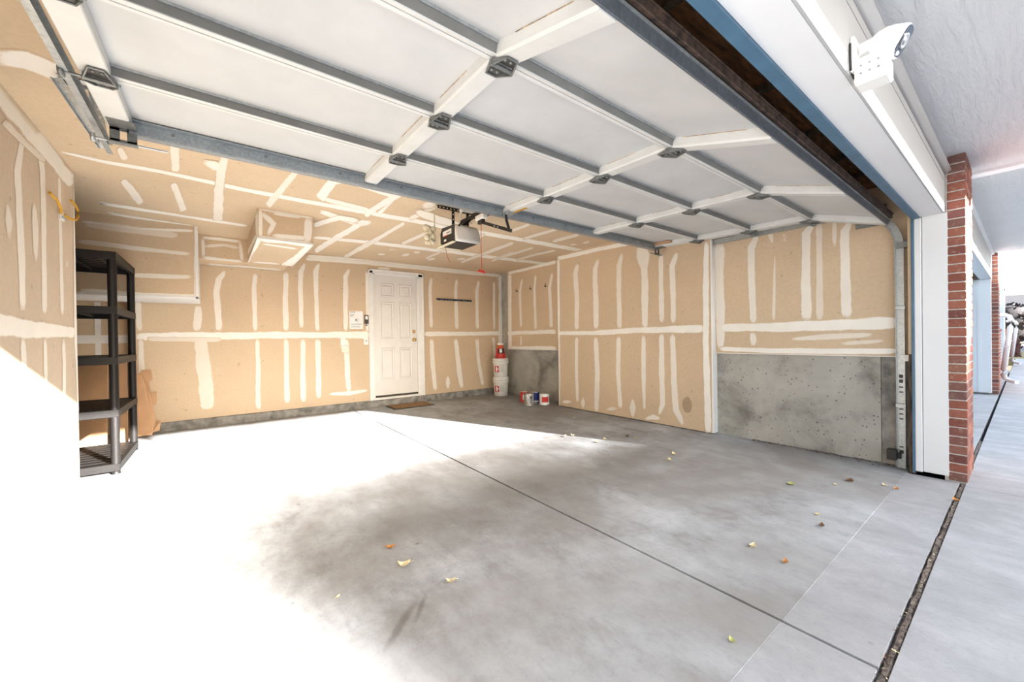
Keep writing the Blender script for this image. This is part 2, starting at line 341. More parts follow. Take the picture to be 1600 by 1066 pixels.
# ------------------------------------------------------------------ plaster strips
STRIPS = {
 'left': [
  ([(3.408,2.313,3.473,2.338),(3.297,2.051,3.395,2.084),(3.324,1.596,3.423,1.615),(3.325,1.3,3.424,1.308)],0.75),
  ([(3.669,2.305,3.76,2.343),(3.689,2.187,3.794,2.225),(3.691,1.86,3.796,1.886),(3.668,1.303,3.772,1.31)],0.7),
  ([(4.037,2.274,4.109,2.299),(4.035,1.723,4.121,1.738),(4.035,1.316,4.121,1.322)],0.75),
  ([(3.17,1.831,3.233,1.851),(3.162,1.747,3.266,1.775),(3.184,1.664,3.249,1.679)],0.45),
  ([(3.554,1.947,3.616,1.966),(3.539,1.785,3.655,1.813),(3.564,1.609,3.628,1.62)],0.5),
  ([(2.851,1.165,2.926,1.293),(3.061,1.151,3.112,1.273),(3.594,1.149,3.633,1.258),(4.357,1.142,4.404,1.249)],0.95),
  ([(3.321,1.142,3.41,1.145),(3.332,1.037,3.423,1.036),(3.345,0.949,3.418,0.945)],0.7),
  ([(3.681,1.146,3.762,1.147),(3.682,0.987,3.763,0.984),(3.692,0.859,3.761,0.854)],0.7),
  ([(4.052,1.148,4.139,1.15),(4.053,0.948,4.139,0.944),(4.039,0.75,4.125,0.74)],0.7),
  ([(4.414,2.358,4.485,2.382),(4.381,1.784,4.468,1.8),(4.35,1.131,4.436,1.132),(4.393,0.563,4.481,0.551)],1),
  ([(4.148,1.706,4.271,1.727),(4.145,1.665,4.268,1.684)],0.6),
  ([(2.905,2.307,3.119,2.5),(3.284,2.305,3.503,2.472),(3.741,2.284,3.98,2.439),(4.294,2.273,4.54,2.408)],1.0),
  ([(3.138,2.228,3.217,2.296),(3.444,2.242,3.505,2.291),(3.759,2.261,3.825,2.309)],0.5),
 ],
 'back': [
  ([(0.095,2.094,0.138,2.055),(0.008,1.974,0.083,1.938),(-0.029,1.797,0.06,1.802),(-0.01,1.265,0.08,1.272)],0.7),
  ([(0.424,2.071,0.491,2.07),(0.406,1.869,0.473,1.873),(0.411,1.267,0.479,1.27)],0.7),
  ([(0.799,2.129,0.873,2.134),(0.784,1.708,0.858,1.711),(0.786,1.268,0.859,1.27)],0.75),
  ([(1.054,2.291,1.109,2.268),(0.995,2.153,1.062,2.146),(0.982,1.907,1.05,1.912),(0.989,1.316,1.058,1.318)],0.75),
  ([(1.246,2.309,1.304,2.29),(1.189,2.168,1.268,2.168),(1.192,1.823,1.272,1.83),(1.201,1.268,1.281,1.271)],0.75),
  ([(1.694,2.269,1.753,2.24),(1.625,2.14,1.702,2.134),(1.615,1.848,1.702,1.853),(1.606,1.27,1.693,1.27)],0.75),
  ([(1.969,2.236,2.02,2.241),(1.963,1.238,2.014,1.239)],0.8),
  ([(-0.22,1.596,-0.129,1.594),(-0.238,1.271,-0.147,1.265)],0.6),
  ([(-0.781,1.632,-0.713,1.639),(-0.775,1.266,-0.707,1.27)],0.6),
  ([(3.111,2.241,3.186,2.238),(3.082,2.048,3.158,2.053),(3.095,1.328,3.171,1.33)],0.75),
  ([(3.644,2.261,3.713,2.257),(3.606,2.084,3.689,2.089),(3.621,1.306,3.704,1.309)],0.75),
  ([(4.131,2.264,4.204,2.258),(4.075,2.053,4.164,2.057),(4.076,1.309,4.166,1.31)],0.75),
  ([(4.505,2.274,4.568,2.279),(4.488,1.298,4.551,1.298)],0.75),
  ([(4.635,2.414,4.732,2.424),(4.631,1.758,4.745,1.763),(4.622,1.207,4.735,1.205),(4.597,0.709,4.677,0.703)],0.9),
  ([(-0.777,1.143,-0.776,1.252),(-0.246,1.143,-0.245,1.26),(0.451,1.147,0.453,1.264),(2.018,1.138,2.02,1.265)],0.95),
  ([(2.993,1.167,2.994,1.259),(3.744,1.167,3.744,1.253),(4.711,1.173,4.711,1.265)],0.95),
  ([(1.097,2.325,1.103,2.392),(2.014,2.356,2.021,2.42),(2.972,2.351,2.98,2.421),(4.662,2.372,4.671,2.438)],0.85),
  ([(1.116,2.375,1.12,2.423),(2.016,2.414,2.021,2.467),(3.487,2.406,3.495,2.466),(4.695,2.414,4.704,2.481)],1),
  ([(0.436,1.151,0.497,1.152),(0.432,0.656,0.5,0.653),(0.428,0.161,0.504,0.154)],0.6),
  ([(0.784,1.147,0.857,1.147),(0.785,0.679,0.858,0.677),(0.781,0.212,0.863,0.205)],0.7),
  ([(1.0,1.145,1.077,1.144),(0.992,0.667,1.069,0.663),(0.989,0.208,1.075,0.2)],0.7),
  ([(1.194,1.142,1.284,1.142),(1.196,0.654,1.285,0.65),(1.198,0.243,1.287,0.237)],0.7),
  ([(1.604,1.135,1.691,1.139),(1.612,0.728,1.709,0.729),(1.639,0.298,1.726,0.296)],0.75),
  ([(1.398,0.264,1.397,0.304),(1.685,0.23,1.679,0.302),(1.976,0.27,1.97,0.312)],0.85),
  ([(3.079,1.117,3.18,1.121),(3.097,0.697,3.199,0.699),(3.146,0.18,3.235,0.179)],0.7),
  ([(3.577,1.108,3.686,1.118),(3.624,0.67,3.734,0.676),(3.692,0.177,3.789,0.18)],0.7),
  ([(4.051,1.104,4.155,1.11),(4.088,0.648,4.191,0.654),(4.177,0.185,4.267,0.19)],0.7),
  ([(4.462,1.14,4.541,1.143),(4.485,0.684,4.564,0.685)],0.7),
  ([(3.416,0.421,3.483,0.419),(3.394,0.303,3.515,0.296),(3.419,0.183,3.486,0.177)],0.75),
  ([(-0.76,1.165,-0.703,1.167),(-0.758,0.696,-0.695,0.694)],0.55),
  ([(-0.246,1.148,-0.089,1.17),(-0.213,0.73,-0.055,0.744),(-0.182,0.223,-0.009,0.228)],0.4),
  ([(-0.674,1.134,-0.673,1.197),(0.053,1.113,0.055,1.182)],0.4),
  ([(1.549,1.025,1.647,1.088),(1.581,0.929,1.709,1.02),(1.67,0.892,1.715,0.93)],0.6),
  ([(2.171,2.292,2.177,2.346),(2.388,2.291,2.394,2.346)],0.8),
 ],
 'box': [
  ([(4.182,2.254,4.105,2.227),(4.254,2.101,4.146,2.083),(4.234,1.68,4.127,1.673),(4.242,1.235,4.135,1.232)],0.6),
  ([(3.776,2.255,3.709,2.226),(3.859,2.123,3.751,2.1),(3.853,1.742,3.745,1.732),(3.861,1.234,3.753,1.231)],0.65),
  ([(3.359,2.261,3.298,2.236),(3.427,2.101,3.342,2.082),(3.433,1.7,3.347,1.693),(3.43,1.221,3.344,1.22)],0.6),
  ([(3.113,2.293,2.924,2.274),(3.115,2.139,2.889,2.123),(3.04,1.993,2.927,1.981),(3.035,1.661,2.922,1.651),(3.041,1.228,2.928,1.224)],0.7),
  ([(2.78,2.141,2.71,2.128),(2.787,1.941,2.708,1.93),(2.786,1.284,2.707,1.281)],0.6),
  ([(2.563,2.128,2.503,2.094),(2.643,1.979,2.56,1.958),(2.631,1.621,2.547,1.614),(2.635,1.27,2.552,1.267)],0.65),
  ([(4.598,1.146,4.599,1.219),(3.818,1.139,3.821,1.214),(3.06,1.153,3.063,1.237),(2.218,1.144,2.22,1.246)],0.92),
  ([(2.212,2.176,2.147,2.162),(2.232,1.728,2.152,1.718),(2.239,1.041,2.159,1.042),(2.237,0.558,2.143,0.568),(2.225,0.003,2.138,0.021)],0.95),
  ([(4.62,2.401,4.531,2.386),(4.633,1.715,4.544,1.708),(4.646,1.047,4.557,1.047),(4.651,-0.001,4.562,0.011)],0.95),
  ([(4.231,1.116,4.15,1.115),(4.238,0.689,4.158,0.693),(4.228,0.113,4.161,0.122)],0.65),
  ([(3.857,1.11,3.761,1.112),(3.836,0.575,3.728,0.582),(3.857,0.018,3.773,0.027)],0.65),
  ([(3.442,1.116,3.356,1.114),(3.461,0.598,3.374,0.605),(3.419,0.12,3.344,0.135)],0.65),
  ([(3.043,1.127,2.967,1.126),(3.05,0.624,2.973,0.63),(3.032,0.157,2.984,0.164)],0.65),
  ([(2.788,1.14,2.709,1.138),(2.799,0.64,2.711,0.646),(2.795,0.257,2.708,0.263),(2.827,0.129,2.767,0.121)],0.65),
  ([(2.645,1.136,2.562,1.136),(2.636,0.547,2.552,0.557),(2.618,0.205,2.528,0.235),(2.515,0.03,2.456,0.066)],0.65),
  ([(4.517,0.058,4.516,0.099),(4.416,0.06,4.415,0.122),(4.318,0.083,4.317,0.123)],0.7),
  ([(4.1,0.207,4.048,0.213),(4.128,0.106,4.024,0.119),(4.104,0.021,4.052,0.028)],0.6),
  ([(3.208,0.271,3.158,0.277),(3.24,0.146,3.129,0.161),(3.212,0.021,3.161,0.029)],0.6),
  ([(2.995,0.017,3.006,0.056),(2.887,0.038,2.889,0.12),(2.785,0.051,2.774,0.108)],0.75),
  ([(3.624,0.063,3.627,0.09),(3.522,0.073,3.525,0.126),(3.436,0.098,3.435,0.125)],0.5),
  ([(4.579,2.358,4.6,2.433),(3.79,2.343,3.809,2.419),(3.185,2.334,3.201,2.404)],0.95),
 ],
 'near': [
  ([(2.135,2.157,2.01,2.128),(2.149,1.867,2.016,1.849),(2.139,1.43,2.007,1.424),(2.112,0.96,2.029,0.963)],0.6),
  ([(1.702,2.176,1.664,2.149),(1.782,2.037,1.709,2.008),(1.785,1.812,1.711,1.803),(1.771,1.235,1.698,1.235)],0.65),
  ([(1.534,1.904,1.523,1.902),(1.55,1.649,1.522,1.644),(1.565,1.261,1.525,1.258)],0.5),
  ([(1.216,2.192,1.183,2.159),(1.305,2.081,1.225,2.047),(1.311,1.742,1.225,1.729),(1.317,1.249,1.226,1.245)],0.65),
  ([(1.192,2.143,1.139,2.131),(1.199,1.243,1.136,1.241)],0.3),
  ([(0.941,2.15,0.911,2.121),(1.02,2.04,0.941,2.008),(1.018,1.696,0.938,1.686),(1.012,1.251,0.932,1.249)],0.65),
  ([(1.07,2.143,1.033,2.134),(1.07,1.91,1.037,1.903)],0.4),
  ([(2.074,1.144,2.075,1.252),(1.597,1.134,1.598,1.245),(1.076,1.135,1.078,1.246),(0.638,1.143,0.64,1.249)],0.92),
  ([(2.079,0.929,2.075,0.994),(1.6,0.918,1.599,0.977),(1.079,0.924,1.078,0.977),(0.641,0.934,0.64,0.982)],0.9),
  ([(1.386,1.045,1.388,1.083),(1.124,1.05,1.126,1.109),(0.805,1.076,0.807,1.12)],0.45),
  ([(1.772,1.135,1.699,1.133),(1.774,0.999,1.7,0.999)],0.6),
  ([(1.008,1.0,1.01,1.041),(0.733,1.024,0.734,1.062)],0.35),
  ([(1.473,2.107,1.424,2.101),(1.468,2.03,1.42,2.025)],0.5),
  ([(1.605,2.157,1.538,2.158),(1.564,2.036,1.536,2.037)],0.4),
 ],
 'far': [
  ([(5.821,2.246,5.764,2.232),(5.906,2.021,5.827,2.011),(5.892,1.329,5.813,1.328)],0.65),
  ([(5.427,2.263,5.374,2.253),(5.487,2.011,5.397,2.001),(5.467,1.268,5.377,1.267)],0.65),
  ([(4.992,2.239,4.928,2.222),(5.079,1.99,4.981,1.977),(5.06,1.29,4.962,1.29)],0.65),
  ([(6.287,1.169,6.289,1.259),(5.549,1.17,5.551,1.253),(4.883,1.165,4.885,1.253)],0.92),
  ([(6.298,0.874,6.292,0.964),(5.559,0.867,5.555,0.963),(4.89,0.879,4.889,0.967)],0.9),
  ([(6.238,2.399,6.112,2.381),(6.274,0.868,6.147,0.87)],0.9),
  ([(5.886,1.157,5.827,1.156),(5.89,0.96,5.831,0.961)],0.6),
  ([(6.223,2.373,6.252,2.451),(5.512,2.381,5.536,2.453),(4.849,2.374,4.872,2.453)],0.95),
 ],
 'ceil': [
  ([(-0.835,4.041,-0.82,3.987),(-0.646,4.101,-0.628,4.014),(-0.349,4.094,-0.336,4.002),(0.305,4.187,0.303,4.062),(1.077,4.22,1.045,4.057),(2.041,4.224,1.963,4.038),(3.211,4.209,3.082,4.023),(4.615,4.199,4.428,4.014)],0.95),
  ([(1.031,5.6,1.004,5.429),(1.732,5.482,1.671,5.27),(2.877,5.404,2.762,5.171),(4.087,5.361,3.932,5.145),(5.059,5.301,4.85,5.071)],0.95),
  ([(-1.024,5.312,-0.998,5.196),(-0.439,5.381,-0.424,5.25),(0.306,5.458,0.303,5.309)],0.92),
  ([(-0.823,2.96,-0.767,2.778),(-0.717,2.911,-0.656,2.721),(-0.63,2.954,-0.563,2.763),(-0.572,3.016,-0.516,2.859)],0.85),
  ([(-1.075,5.618,-1.052,5.513),(-0.672,5.736,-0.655,5.62),(-0.183,5.809,-0.176,5.681)],0.95),
  ([(0.506,3.325,0.556,3.395),(0.448,3.865,0.504,3.961),(0.393,4.425,0.454,4.552)],0.55),
  ([(0.757,3.285,0.828,3.351),(0.748,3.945,0.855,4.077)],0.9),
  ([(0.8,3.605,0.773,3.51),(0.911,3.426,0.881,3.338)],0.8),
  ([(0.912,3.473,0.894,3.347),(1.363,3.595,1.36,3.479),(1.342,4.079,1.421,4.196)],0.85),
  ([(0.826,4.03,0.809,3.886),(1.313,4.154,1.275,3.991)],0.8),
  ([(1.353,3.244,1.418,3.342),(1.279,3.69,1.357,3.823),(1.243,4.177,1.327,4.337)],0.85),
  ([(1.294,4.348,1.384,4.531),(1.219,5.146,1.319,5.397),(1.14,6.21,1.24,6.531)],0.9),
  ([(0.88,4.464,0.859,4.27),(1.341,4.717,1.29,4.487),(1.449,4.552,1.374,4.343)],0.75),
  ([(1.738,3.502,1.807,3.599),(1.68,4.031,1.754,4.156)],0.6),
  ([(1.687,4.197,1.764,4.323),(1.663,5.037,1.751,5.217),(1.597,6.412,1.701,6.7)],0.65),
  ([(2.083,4.318,2.152,4.426),(2.031,5.14,2.108,5.288)],0.55),
  ([(2.703,4.101,2.793,4.209),(2.711,4.639,2.809,4.775),(2.702,5.244,2.809,5.414)],0.55),
  ([(3.249,4.234,3.364,4.359),(3.294,5.058,3.426,5.229),(3.339,5.825,3.457,6.001)],0.55),
  ([(3.615,4.713,3.727,4.835),(3.716,5.451,3.844,5.61)],0.5),
  ([(2.697,5.272,2.782,5.406),(2.712,5.864,2.805,6.027)],0.4),
  ([(2.891,3.448,2.978,3.533),(2.878,3.773,2.97,3.872)],0.5),
  ([(3.292,3.39,3.395,3.48),(3.263,3.681,3.369,3.785),(3.231,4.0,3.342,4.119)],0.55),
  ([(3.695,3.423,3.815,3.521),(3.646,3.88,3.773,4.0)],0.55),
  ([(4.197,3.828,4.081,3.734),(4.203,3.69,4.089,3.601)],0.5),
  ([(3.679,4.32,3.789,4.433),(3.678,4.826,3.796,4.962),(3.675,5.348,3.8,5.51)],0.5),
  ([(4.065,4.255,4.189,4.374),(4.0,4.666,4.128,4.802),(4.004,5.132,4.141,5.289)],0.5),
  ([(4.083,3.976,4.0,3.895),(4.176,3.914,4.091,3.834)],0.5),
  ([(-0.61,4.501,-0.559,4.352),(-0.599,4.781,-0.53,4.576),(-0.578,5.182,-0.508,4.965)],0.55),
  ([(-0.291,4.337,-0.239,4.224),(-0.285,4.675,-0.219,4.538),(-0.278,5.208,-0.21,5.065)],0.55),
  ([(0.049,3.436,0.099,3.447),(0.021,3.772,0.08,3.767),(0.003,4.324,0.08,4.29),(-0.009,5.353,0.08,5.312)],0.55),
  ([(-0.219,3.397,-0.172,3.363),(-0.241,3.691,-0.186,3.649),(-0.258,4.006,-0.202,3.958)],0.5),
  ([(-0.059,3.701,-0.045,3.584),(0.001,3.784,0.022,3.57),(0.073,3.771,0.083,3.647)],0.65),
  ([(-0.521,3.742,-0.482,3.666),(-0.526,3.987,-0.477,3.885)],0.45),
  ([(-0.956,4.922,-0.899,4.772),(-0.967,5.187,-0.895,4.979),(-0.94,5.353,-0.902,5.234)],0.8),
  ([(2.082,5.748,2.01,5.549),(2.168,5.717,2.079,5.48)],0.6),
  ([(2.441,5.694,2.372,5.53),(2.53,5.635,2.458,5.473)],0.6),
  ([(2.395,6.031,2.301,5.815),(2.449,5.853,2.373,5.687)],0.6),
  ([(2.876,6.117,2.781,5.93),(2.936,5.95,2.841,5.771)],0.6),
  ([(3.262,5.801,3.158,5.621),(3.352,5.679,3.246,5.504)],0.6),
  ([(2.035,6.127,1.976,5.948),(2.133,6.062,2.072,5.885)],0.6),
  ([(0.881,3.439,0.862,3.329),(1.357,3.459,1.321,3.339)],0.6),
  ([(1.699,3.909,1.641,3.718),(2.098,4.114,1.978,3.812),(2.344,4.08,2.255,3.898)],0.7),
  ([(1.712,3.73,1.607,3.534),(1.784,3.585,1.677,3.4)],0.6),
  ([(0.943,5.05,0.885,4.826),(1.108,4.581,1.054,4.376),(1.307,4.588,1.256,4.37)],0.85),
 ],
 'nook': [
  ([(-1.053,2.328,-1.049,2.36),(-0.647,2.314,-0.644,2.349),(-0.186,2.364,-0.184,2.401)],0.95),
  ([(-1.038,2.283,-1.03,2.36),(-0.65,2.277,-0.642,2.359),(-0.323,2.276,-0.315,2.348)],0.35),
  ([(-1.083,2.113,-1.078,2.17),(-0.676,2.093,-0.671,2.154),(-0.22,2.092,-0.215,2.143)],0.6),
  ([(-0.703,1.806,-0.701,1.867),(-0.216,1.831,-0.214,1.882)],0.65),
  ([(-0.179,2.42,-0.128,2.428),(-0.194,1.611,-0.137,1.614)],1),
  ([(-1.072,1.622,-1.068,1.679),(-0.658,1.598,-0.654,1.66),(-0.141,1.603,-0.138,1.669)],0.95),
 ],
 'sof': [
  ([(-0.121,2.381,-0.118,2.421),(0.067,2.384,0.071,2.425),(0.271,2.38,0.276,2.421)],0.9),
  ([(-0.12,2.135,-0.114,2.182),(0.063,2.123,0.068,2.172),(0.288,2.123,0.292,2.173)],0.95),
  ([(-0.089,2.272,-0.091,2.319),(0.099,2.316,0.101,2.357),(0.254,2.292,0.263,2.341)],0.5),
  ([(-0.126,2.392,-0.089,2.398),(-0.123,2.157,-0.086,2.163)],0.7),
  ([(0.246,2.394,0.287,2.405),(0.263,2.151,0.304,2.16)],0.7),
 ],
 'sofb': [
  ([(-0.096,6.955,-0.083,6.396),(0.333,6.963,0.31,6.326),(0.812,6.862,0.754,6.322)],0.95),
 ],
 'ductf': [
  ([(0.356,2.423,0.36,2.449),(0.589,2.418,0.594,2.451),(0.845,2.413,0.85,2.44)],0.9),
  ([(0.352,2.137,0.357,2.175),(0.584,2.127,0.59,2.174),(0.829,2.137,0.833,2.178)],0.9),
  ([(0.353,2.422,0.396,2.431),(0.349,2.155,0.392,2.162)],0.9),
  ([(0.762,2.414,0.848,2.424),(0.746,2.148,0.831,2.155)],0.9),
  ([(0.367,2.366,0.414,2.429),(0.449,2.29,0.515,2.318),(0.406,2.191,0.455,2.169)],0.85),
  ([(0.466,2.16,0.471,2.212),(0.786,2.172,0.792,2.227)],0.9),
  ([(0.47,2.396,0.475,2.429),(0.729,2.396,0.734,2.43)],0.85),
 ],
 'ductb': [
  ([(0.369,4.792,0.354,4.502),(0.599,4.72,0.584,4.57),(0.856,4.81,0.809,4.499)],0.95),
  ([(0.327,4.582,0.387,4.712),(0.301,5.261,0.369,5.439),(0.276,6.075,0.339,6.276)],1),
  ([(0.792,4.52,0.885,4.779),(0.76,5.201,0.863,5.548),(0.71,6.141,0.827,6.633)],1),
  ([(0.409,4.914,0.404,4.819),(0.75,4.975,0.738,4.872)],0.8),
  ([(0.404,6.188,0.391,5.944),(0.705,6.128,0.685,5.928)],0.7),
 ],
 'ductl': [
  ([(4.868,2.492,4.438,2.375),(4.93,2.218,4.49,2.123)],0.95),
  ([(5.206,2.569,4.579,2.376),(6.11,2.663,5.385,2.455),(7.28,2.829,6.557,2.631)],0.9),
  ([(4.943,2.249,4.609,2.161),(6.057,2.313,5.572,2.203),(7.4,2.39,6.698,2.252)],0.8),
 ],
}

PLANE = {  # surface: (map (u,v,height) -> xyz)
 'left': lambda u, v, h: (-0.854+h, u, v), 'back': lambda u, v, h: (u, 6.556-h, v), 'box': lambda u, v, h: (4.43-h, u, v),
 'near': lambda u, v, h: (4.50-h, u, v), 'far': lambda u, v, h: (4.66-h, u, v), 'ceil': lambda u, v, h: (u, v, 2.44-h),
 'nook': lambda u, v, h: (u, 5.72-h, v), 'ductf': lambda u, v, h: (u, 4.61-h, v), 'ductb': lambda u, v, h: (u, v, 2.145-h),
 'ductl': lambda u, v, h: (0.35-h, u, v), 'sof': lambda u, v, h: (u, 6.1-h, v), 'sofb': lambda u, v, h: (u, v, 2.14-h)}
LIM = {'left': (0.6, 4.43, 0, 2.44), 'back': (-0.8, 4.73, 0.12, 2.44), 'box': (2.13, 4.6, 0.0, 2.44), 'near': (0.56, 2.13, 0.914, 2.44), 'far': (4.6, 6.3, 0.90, 2.44),
 'ceil': (-0.85, 4.7, 0.9, 6.55), 'nook': (-2, -0.155, 1.62, 2.44), 'ductf': (0.35, 0.85, 2.145, 2.44), 'ductb': (0.35, 0.85, 4.61, 6.1), 'ductl': (4.61, 6.1, 2.145, 2.44), 'sof': (-0.155, 0.35, 2.14, 2.44), 'sofb': (-0.155, 0.8, 6.1, 6.556)}
def strip(surf, rows, op, parent, idx):
    # resample along the length, jitter the edges, raise the middle
    seg = []
    for a, b in zip(rows[:-1], rows[1:]):
        ln = math.hypot((a[0]+a[2]-b[0]-b[2])/2, (a[1]+a[3]-b[1]-b[3])/2)
        k = max(1, int(ln/0.05))
        for i in range(k):
            t = i/k; seg.append([a[j]*(1-t)+b[j]*t for j in range(4)])
    seg.append(list(rows[-1]))
    n = len(seg); w0 = 0; w1 = 0; vs = []; fs = []; at = []
    cols = (0, 0.16, 0.5, 0.84, 1); val = (0, 0.72, 1, 0.72, 0)
    u0, u1, v0, v1 = LIM[surf]
    for i, (lu, lv, ru, rv) in enumerate(seg):
        w0 = 0.8*w0 + random.uniform(-0.05, 0.05); w1 = 0.8*w1 + random.uniform(-0.05, 0.05)
        end = 0.35 if i in (0, n-1) else (0.85 if i in (1, n-2) and n > 3 else 1)
        for c, q in zip(cols, val):
            t = c + (w0 if c < 0.5 else 0)*(1-c) + (w1 if c > 0.5 else 0)*c
            if i in (0, n-1): t = 0.5 + (t-0.5)*0.8
            u = min(max(lu+(ru-lu)*t, u0), u1); v = min(max(lv+(rv-lv)*t, v0), v1)
            h = 0.0008 + 0.0009*q*end + idx*0.00006
            vs.append(PLANE[surf](u, v, h)); at.append(q*end)
    for i in range(n-1):
        for c in range(4): fs.append((i*5+c, i*5+c+1, i*5+6+c, i*5+5+c))
    mb = MB(); mb.add(vs, fs, 0, True); o = mb.build('plaster_strip', 'mud_pale' if surf == 'left' else 'mud', parent)
    me = o.data
    a1 = me.attributes.new('mud', 'FLOAT', 'POINT'); a1.data.foreach_set('value', at)
    a2 = me.attributes.new('opac', 'FLOAT', 'POINT'); a2.data.foreach_set('value', [op**0.6]*len(at))
    return o
def strips(surf, parent):
    for i, (rows, op) in enumerate(STRIPS[surf]): strip(surf, rows, op, parent, i)
# ================================================================== THE SETTING
# floor: soil bed and concrete slabs with open joints
fl = struct(B(-2.3, 0.30, -0.20, 4.95, 6.95, -0.05).build('floor', 'soil'), 'grey garage floor of cast concrete slabs with a dark lengthwise joint', 'floor')
def slab(x0, y0, x1, y1, mt, parent, z=0.0, bev=0.0015):
    return B(x0, y0, z-0.10, x1, y1, z).build('concrete_slab', mt, parent, bev)
g = 0.0075
slab(-2.3, 0.575, 1.731-g, 3.31-0.0015, 'floor', fl); slab(1.731+g, 0.575, 4.60, 3.30-0.0015, 'floor', fl)
slab(-2.3, 3.31+0.0015, 1.731-g, 6.9, 'floor', fl); slab(1.731+g, 3.30+0.0015, 4.80, 6.9, 'floor', fl)
slab(-2.3, 0.302, 1.731-g, 0.5745, 'apron', fl, -0.0012, 0.0006); slab(1.731+g, 0.302, 4.35, 0.5745, 'apron', fl, -0.0012, 0.0006)
# sidewalk outside
wk = struct(B(-6, -7, -0.22, 36, 0.285, -0.03).build('sidewalk', 'soil'), 'pale concrete sidewalk along the garage fronts', 'sidewalk')
xs = [-6, -3.2, -1.6, 0.05, 4.29, 4.79, 6.4, 8.0, 9.6, 11.2, 12.8, 14.4, 16.0, 17.6, 20, 23, 26]
for a, b_ in zip(xs[:-1], xs[1:]):
    slab(a+0.003, -1.35, b_-0.003, 0.272, 'walk', wk, -0.002); slab(a+0.003, -4.2, b_-0.003, -1.36, 'walk', wk, -0.002)
slab(4.86, 0.30, 11.0, 0.75, 'apron', wk, -0.004); slab(11.05, 0.30, 18.0, 0.75, 'apron', wk, -0.004)
# joint debris between apron and sidewalk
def debris(name, n, fx, size, mats, label, cat, parent=None):
    mb = MB()
    for i in range(n):
        p = Vector(fx(i)); s = size*random.uniform(0.4, 1.3); ang = random.uniform(0, PI); t = random.uniform(-0.5, 0.5)
        a = Vector((math.cos(ang), math.sin(ang), t*0.5)); b = Vector((-math.sin(ang), math.cos(ang), random.uniform(-.4, .4)))
        mb.add([p-a*s, p+b*s*0.5+Vector((0,0,s*0.3)), p+a*s, p-b*s*0.5], [(0,1,2),(0,2,3)], random.randrange(len(mats)))
    return tag(mb.build(name, mats), label, cat, kind='stuff')
M['grit'] = simple('joint_grit', (0.19, 0.155, 0.13), 0.95, 0, 0.6, 70, 0.8)
jb = MB(); nseg = 90
vs = []
for i in range(nseg+1):
    x = -1.0 + i*(7.2/nseg)
    for y, z in ((0.268, -0.03), (0.277, -0.006+random.uniform(-.004, .004)), (0.292, -0.005+random.uniform(-.004, .004)), (0.305, -0.03)): vs.append((x, y+random.uniform(-.004, .004), z))
jb.add(vs, [(i*4+k, i*4+k+1, i*4+5+k, i*4+4+k) for i in range(nseg) for k in range(3)])
tag(jb.build('joint_dirt', 'grit'), 'brown gritty dirt filling the joint between apron and sidewalk', 'dirt', kind='stuff')
debris('joint_debris', 420, lambda i: (random.uniform(-0.2, 4.4), random.uniform(0.272, 0.302), 0.0+random.uniform(-.004, .004)), 0.006, ['litter', 'leaf_a', 'soil', 'grit'], 'dry plant bits caught in the joint along the apron', 'debris')
debris('leaf_litter', 420, lambda i: ((lambda y: (4.525-abs(random.gauss(0, 0.035+0.05*(1.6-y)*0.5)), y, 0.004))(random.uniform(0.60, 1.75))), 0.010, ['litter', 'leaf_c', 'soil', 'litter'], 'reddish crushed leaves swept against the base of the right concrete wall', 'leaf litter')

# left wall
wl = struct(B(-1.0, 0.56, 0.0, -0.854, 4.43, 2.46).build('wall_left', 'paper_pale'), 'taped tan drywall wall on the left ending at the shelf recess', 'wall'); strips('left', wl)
# recess behind the shelf
wr = struct(B(-2.35, 3.2, 0, -2.2, 6.95, 2.46).build('wall_recess', 'paper'), 'tan drywall side of the recess behind the black shelf', 'wall')
# back wall with nook
wb = struct(B(-0.80, 6.556, 0.115, 2.07, 6.70, 2.46).box(2.90, 6.556, 0.115, 4.74, 6.70, 2.46).box(2.07, 6.556, 2.22, 2.90, 6.70, 2.46).build('wall_back', 'paper'), 'taped tan drywall back wall around the white door', 'wall')
strips('back', wb)
B(-2.35, 6.80, 0.0, -0.80, 6.95, 2.46).build('nook_panel', 'paper', wb)
B(-0.84, 6.56, 0.0, -0.802, 6.80, 1.62).build('nook_return', 'paper', wb)
B(-0.842, 6.548, 0.10, -0.792, 6.58, 1.60).build('corner_bead', 'mudpaint' if 'mudpaint' in M else 'casing', wb, 0.002)
for x in (-1.52, -1.16): B(x, 6.792, 0.1, x+0.05, 6.8, 1.62).build('plaster_strip', 'casing', wb)
B(-2.2, 6.79, 1.12, -0.84, 6.8, 1.22).build('plaster_strip', 'casing', wb)
# concrete curb under the back wall
def curb(x0, x1):
    mb = MB(); n = max(2, int((x1-x0)/0.08)); vs = []
    for i in range(n+1):
        x = x0+(x1-x0)*i/n; j = random.uniform(-.003, .003)
        vs += [(x, 6.535+j, 0), (x, 6.538+j, 0.100), (x, 6.545+j, 0.112+j), (x, 6.70, 0.114), (x, 6.70, 0)]
    mb.add(vs, [(i*5+k, i*5+(k+1) % 5, i*5+5+(k+1) % 5, i*5+5+k) for i in range(n) for k in range(5)] + [(0, 1, 2, 3, 4), tuple(n*5+k for k in range(5))])
    return mb
struct(curb(-0.80, 4.74).build('baseboard_back', 'curb'), 'dark grey concrete curb under the back wall', 'curb')
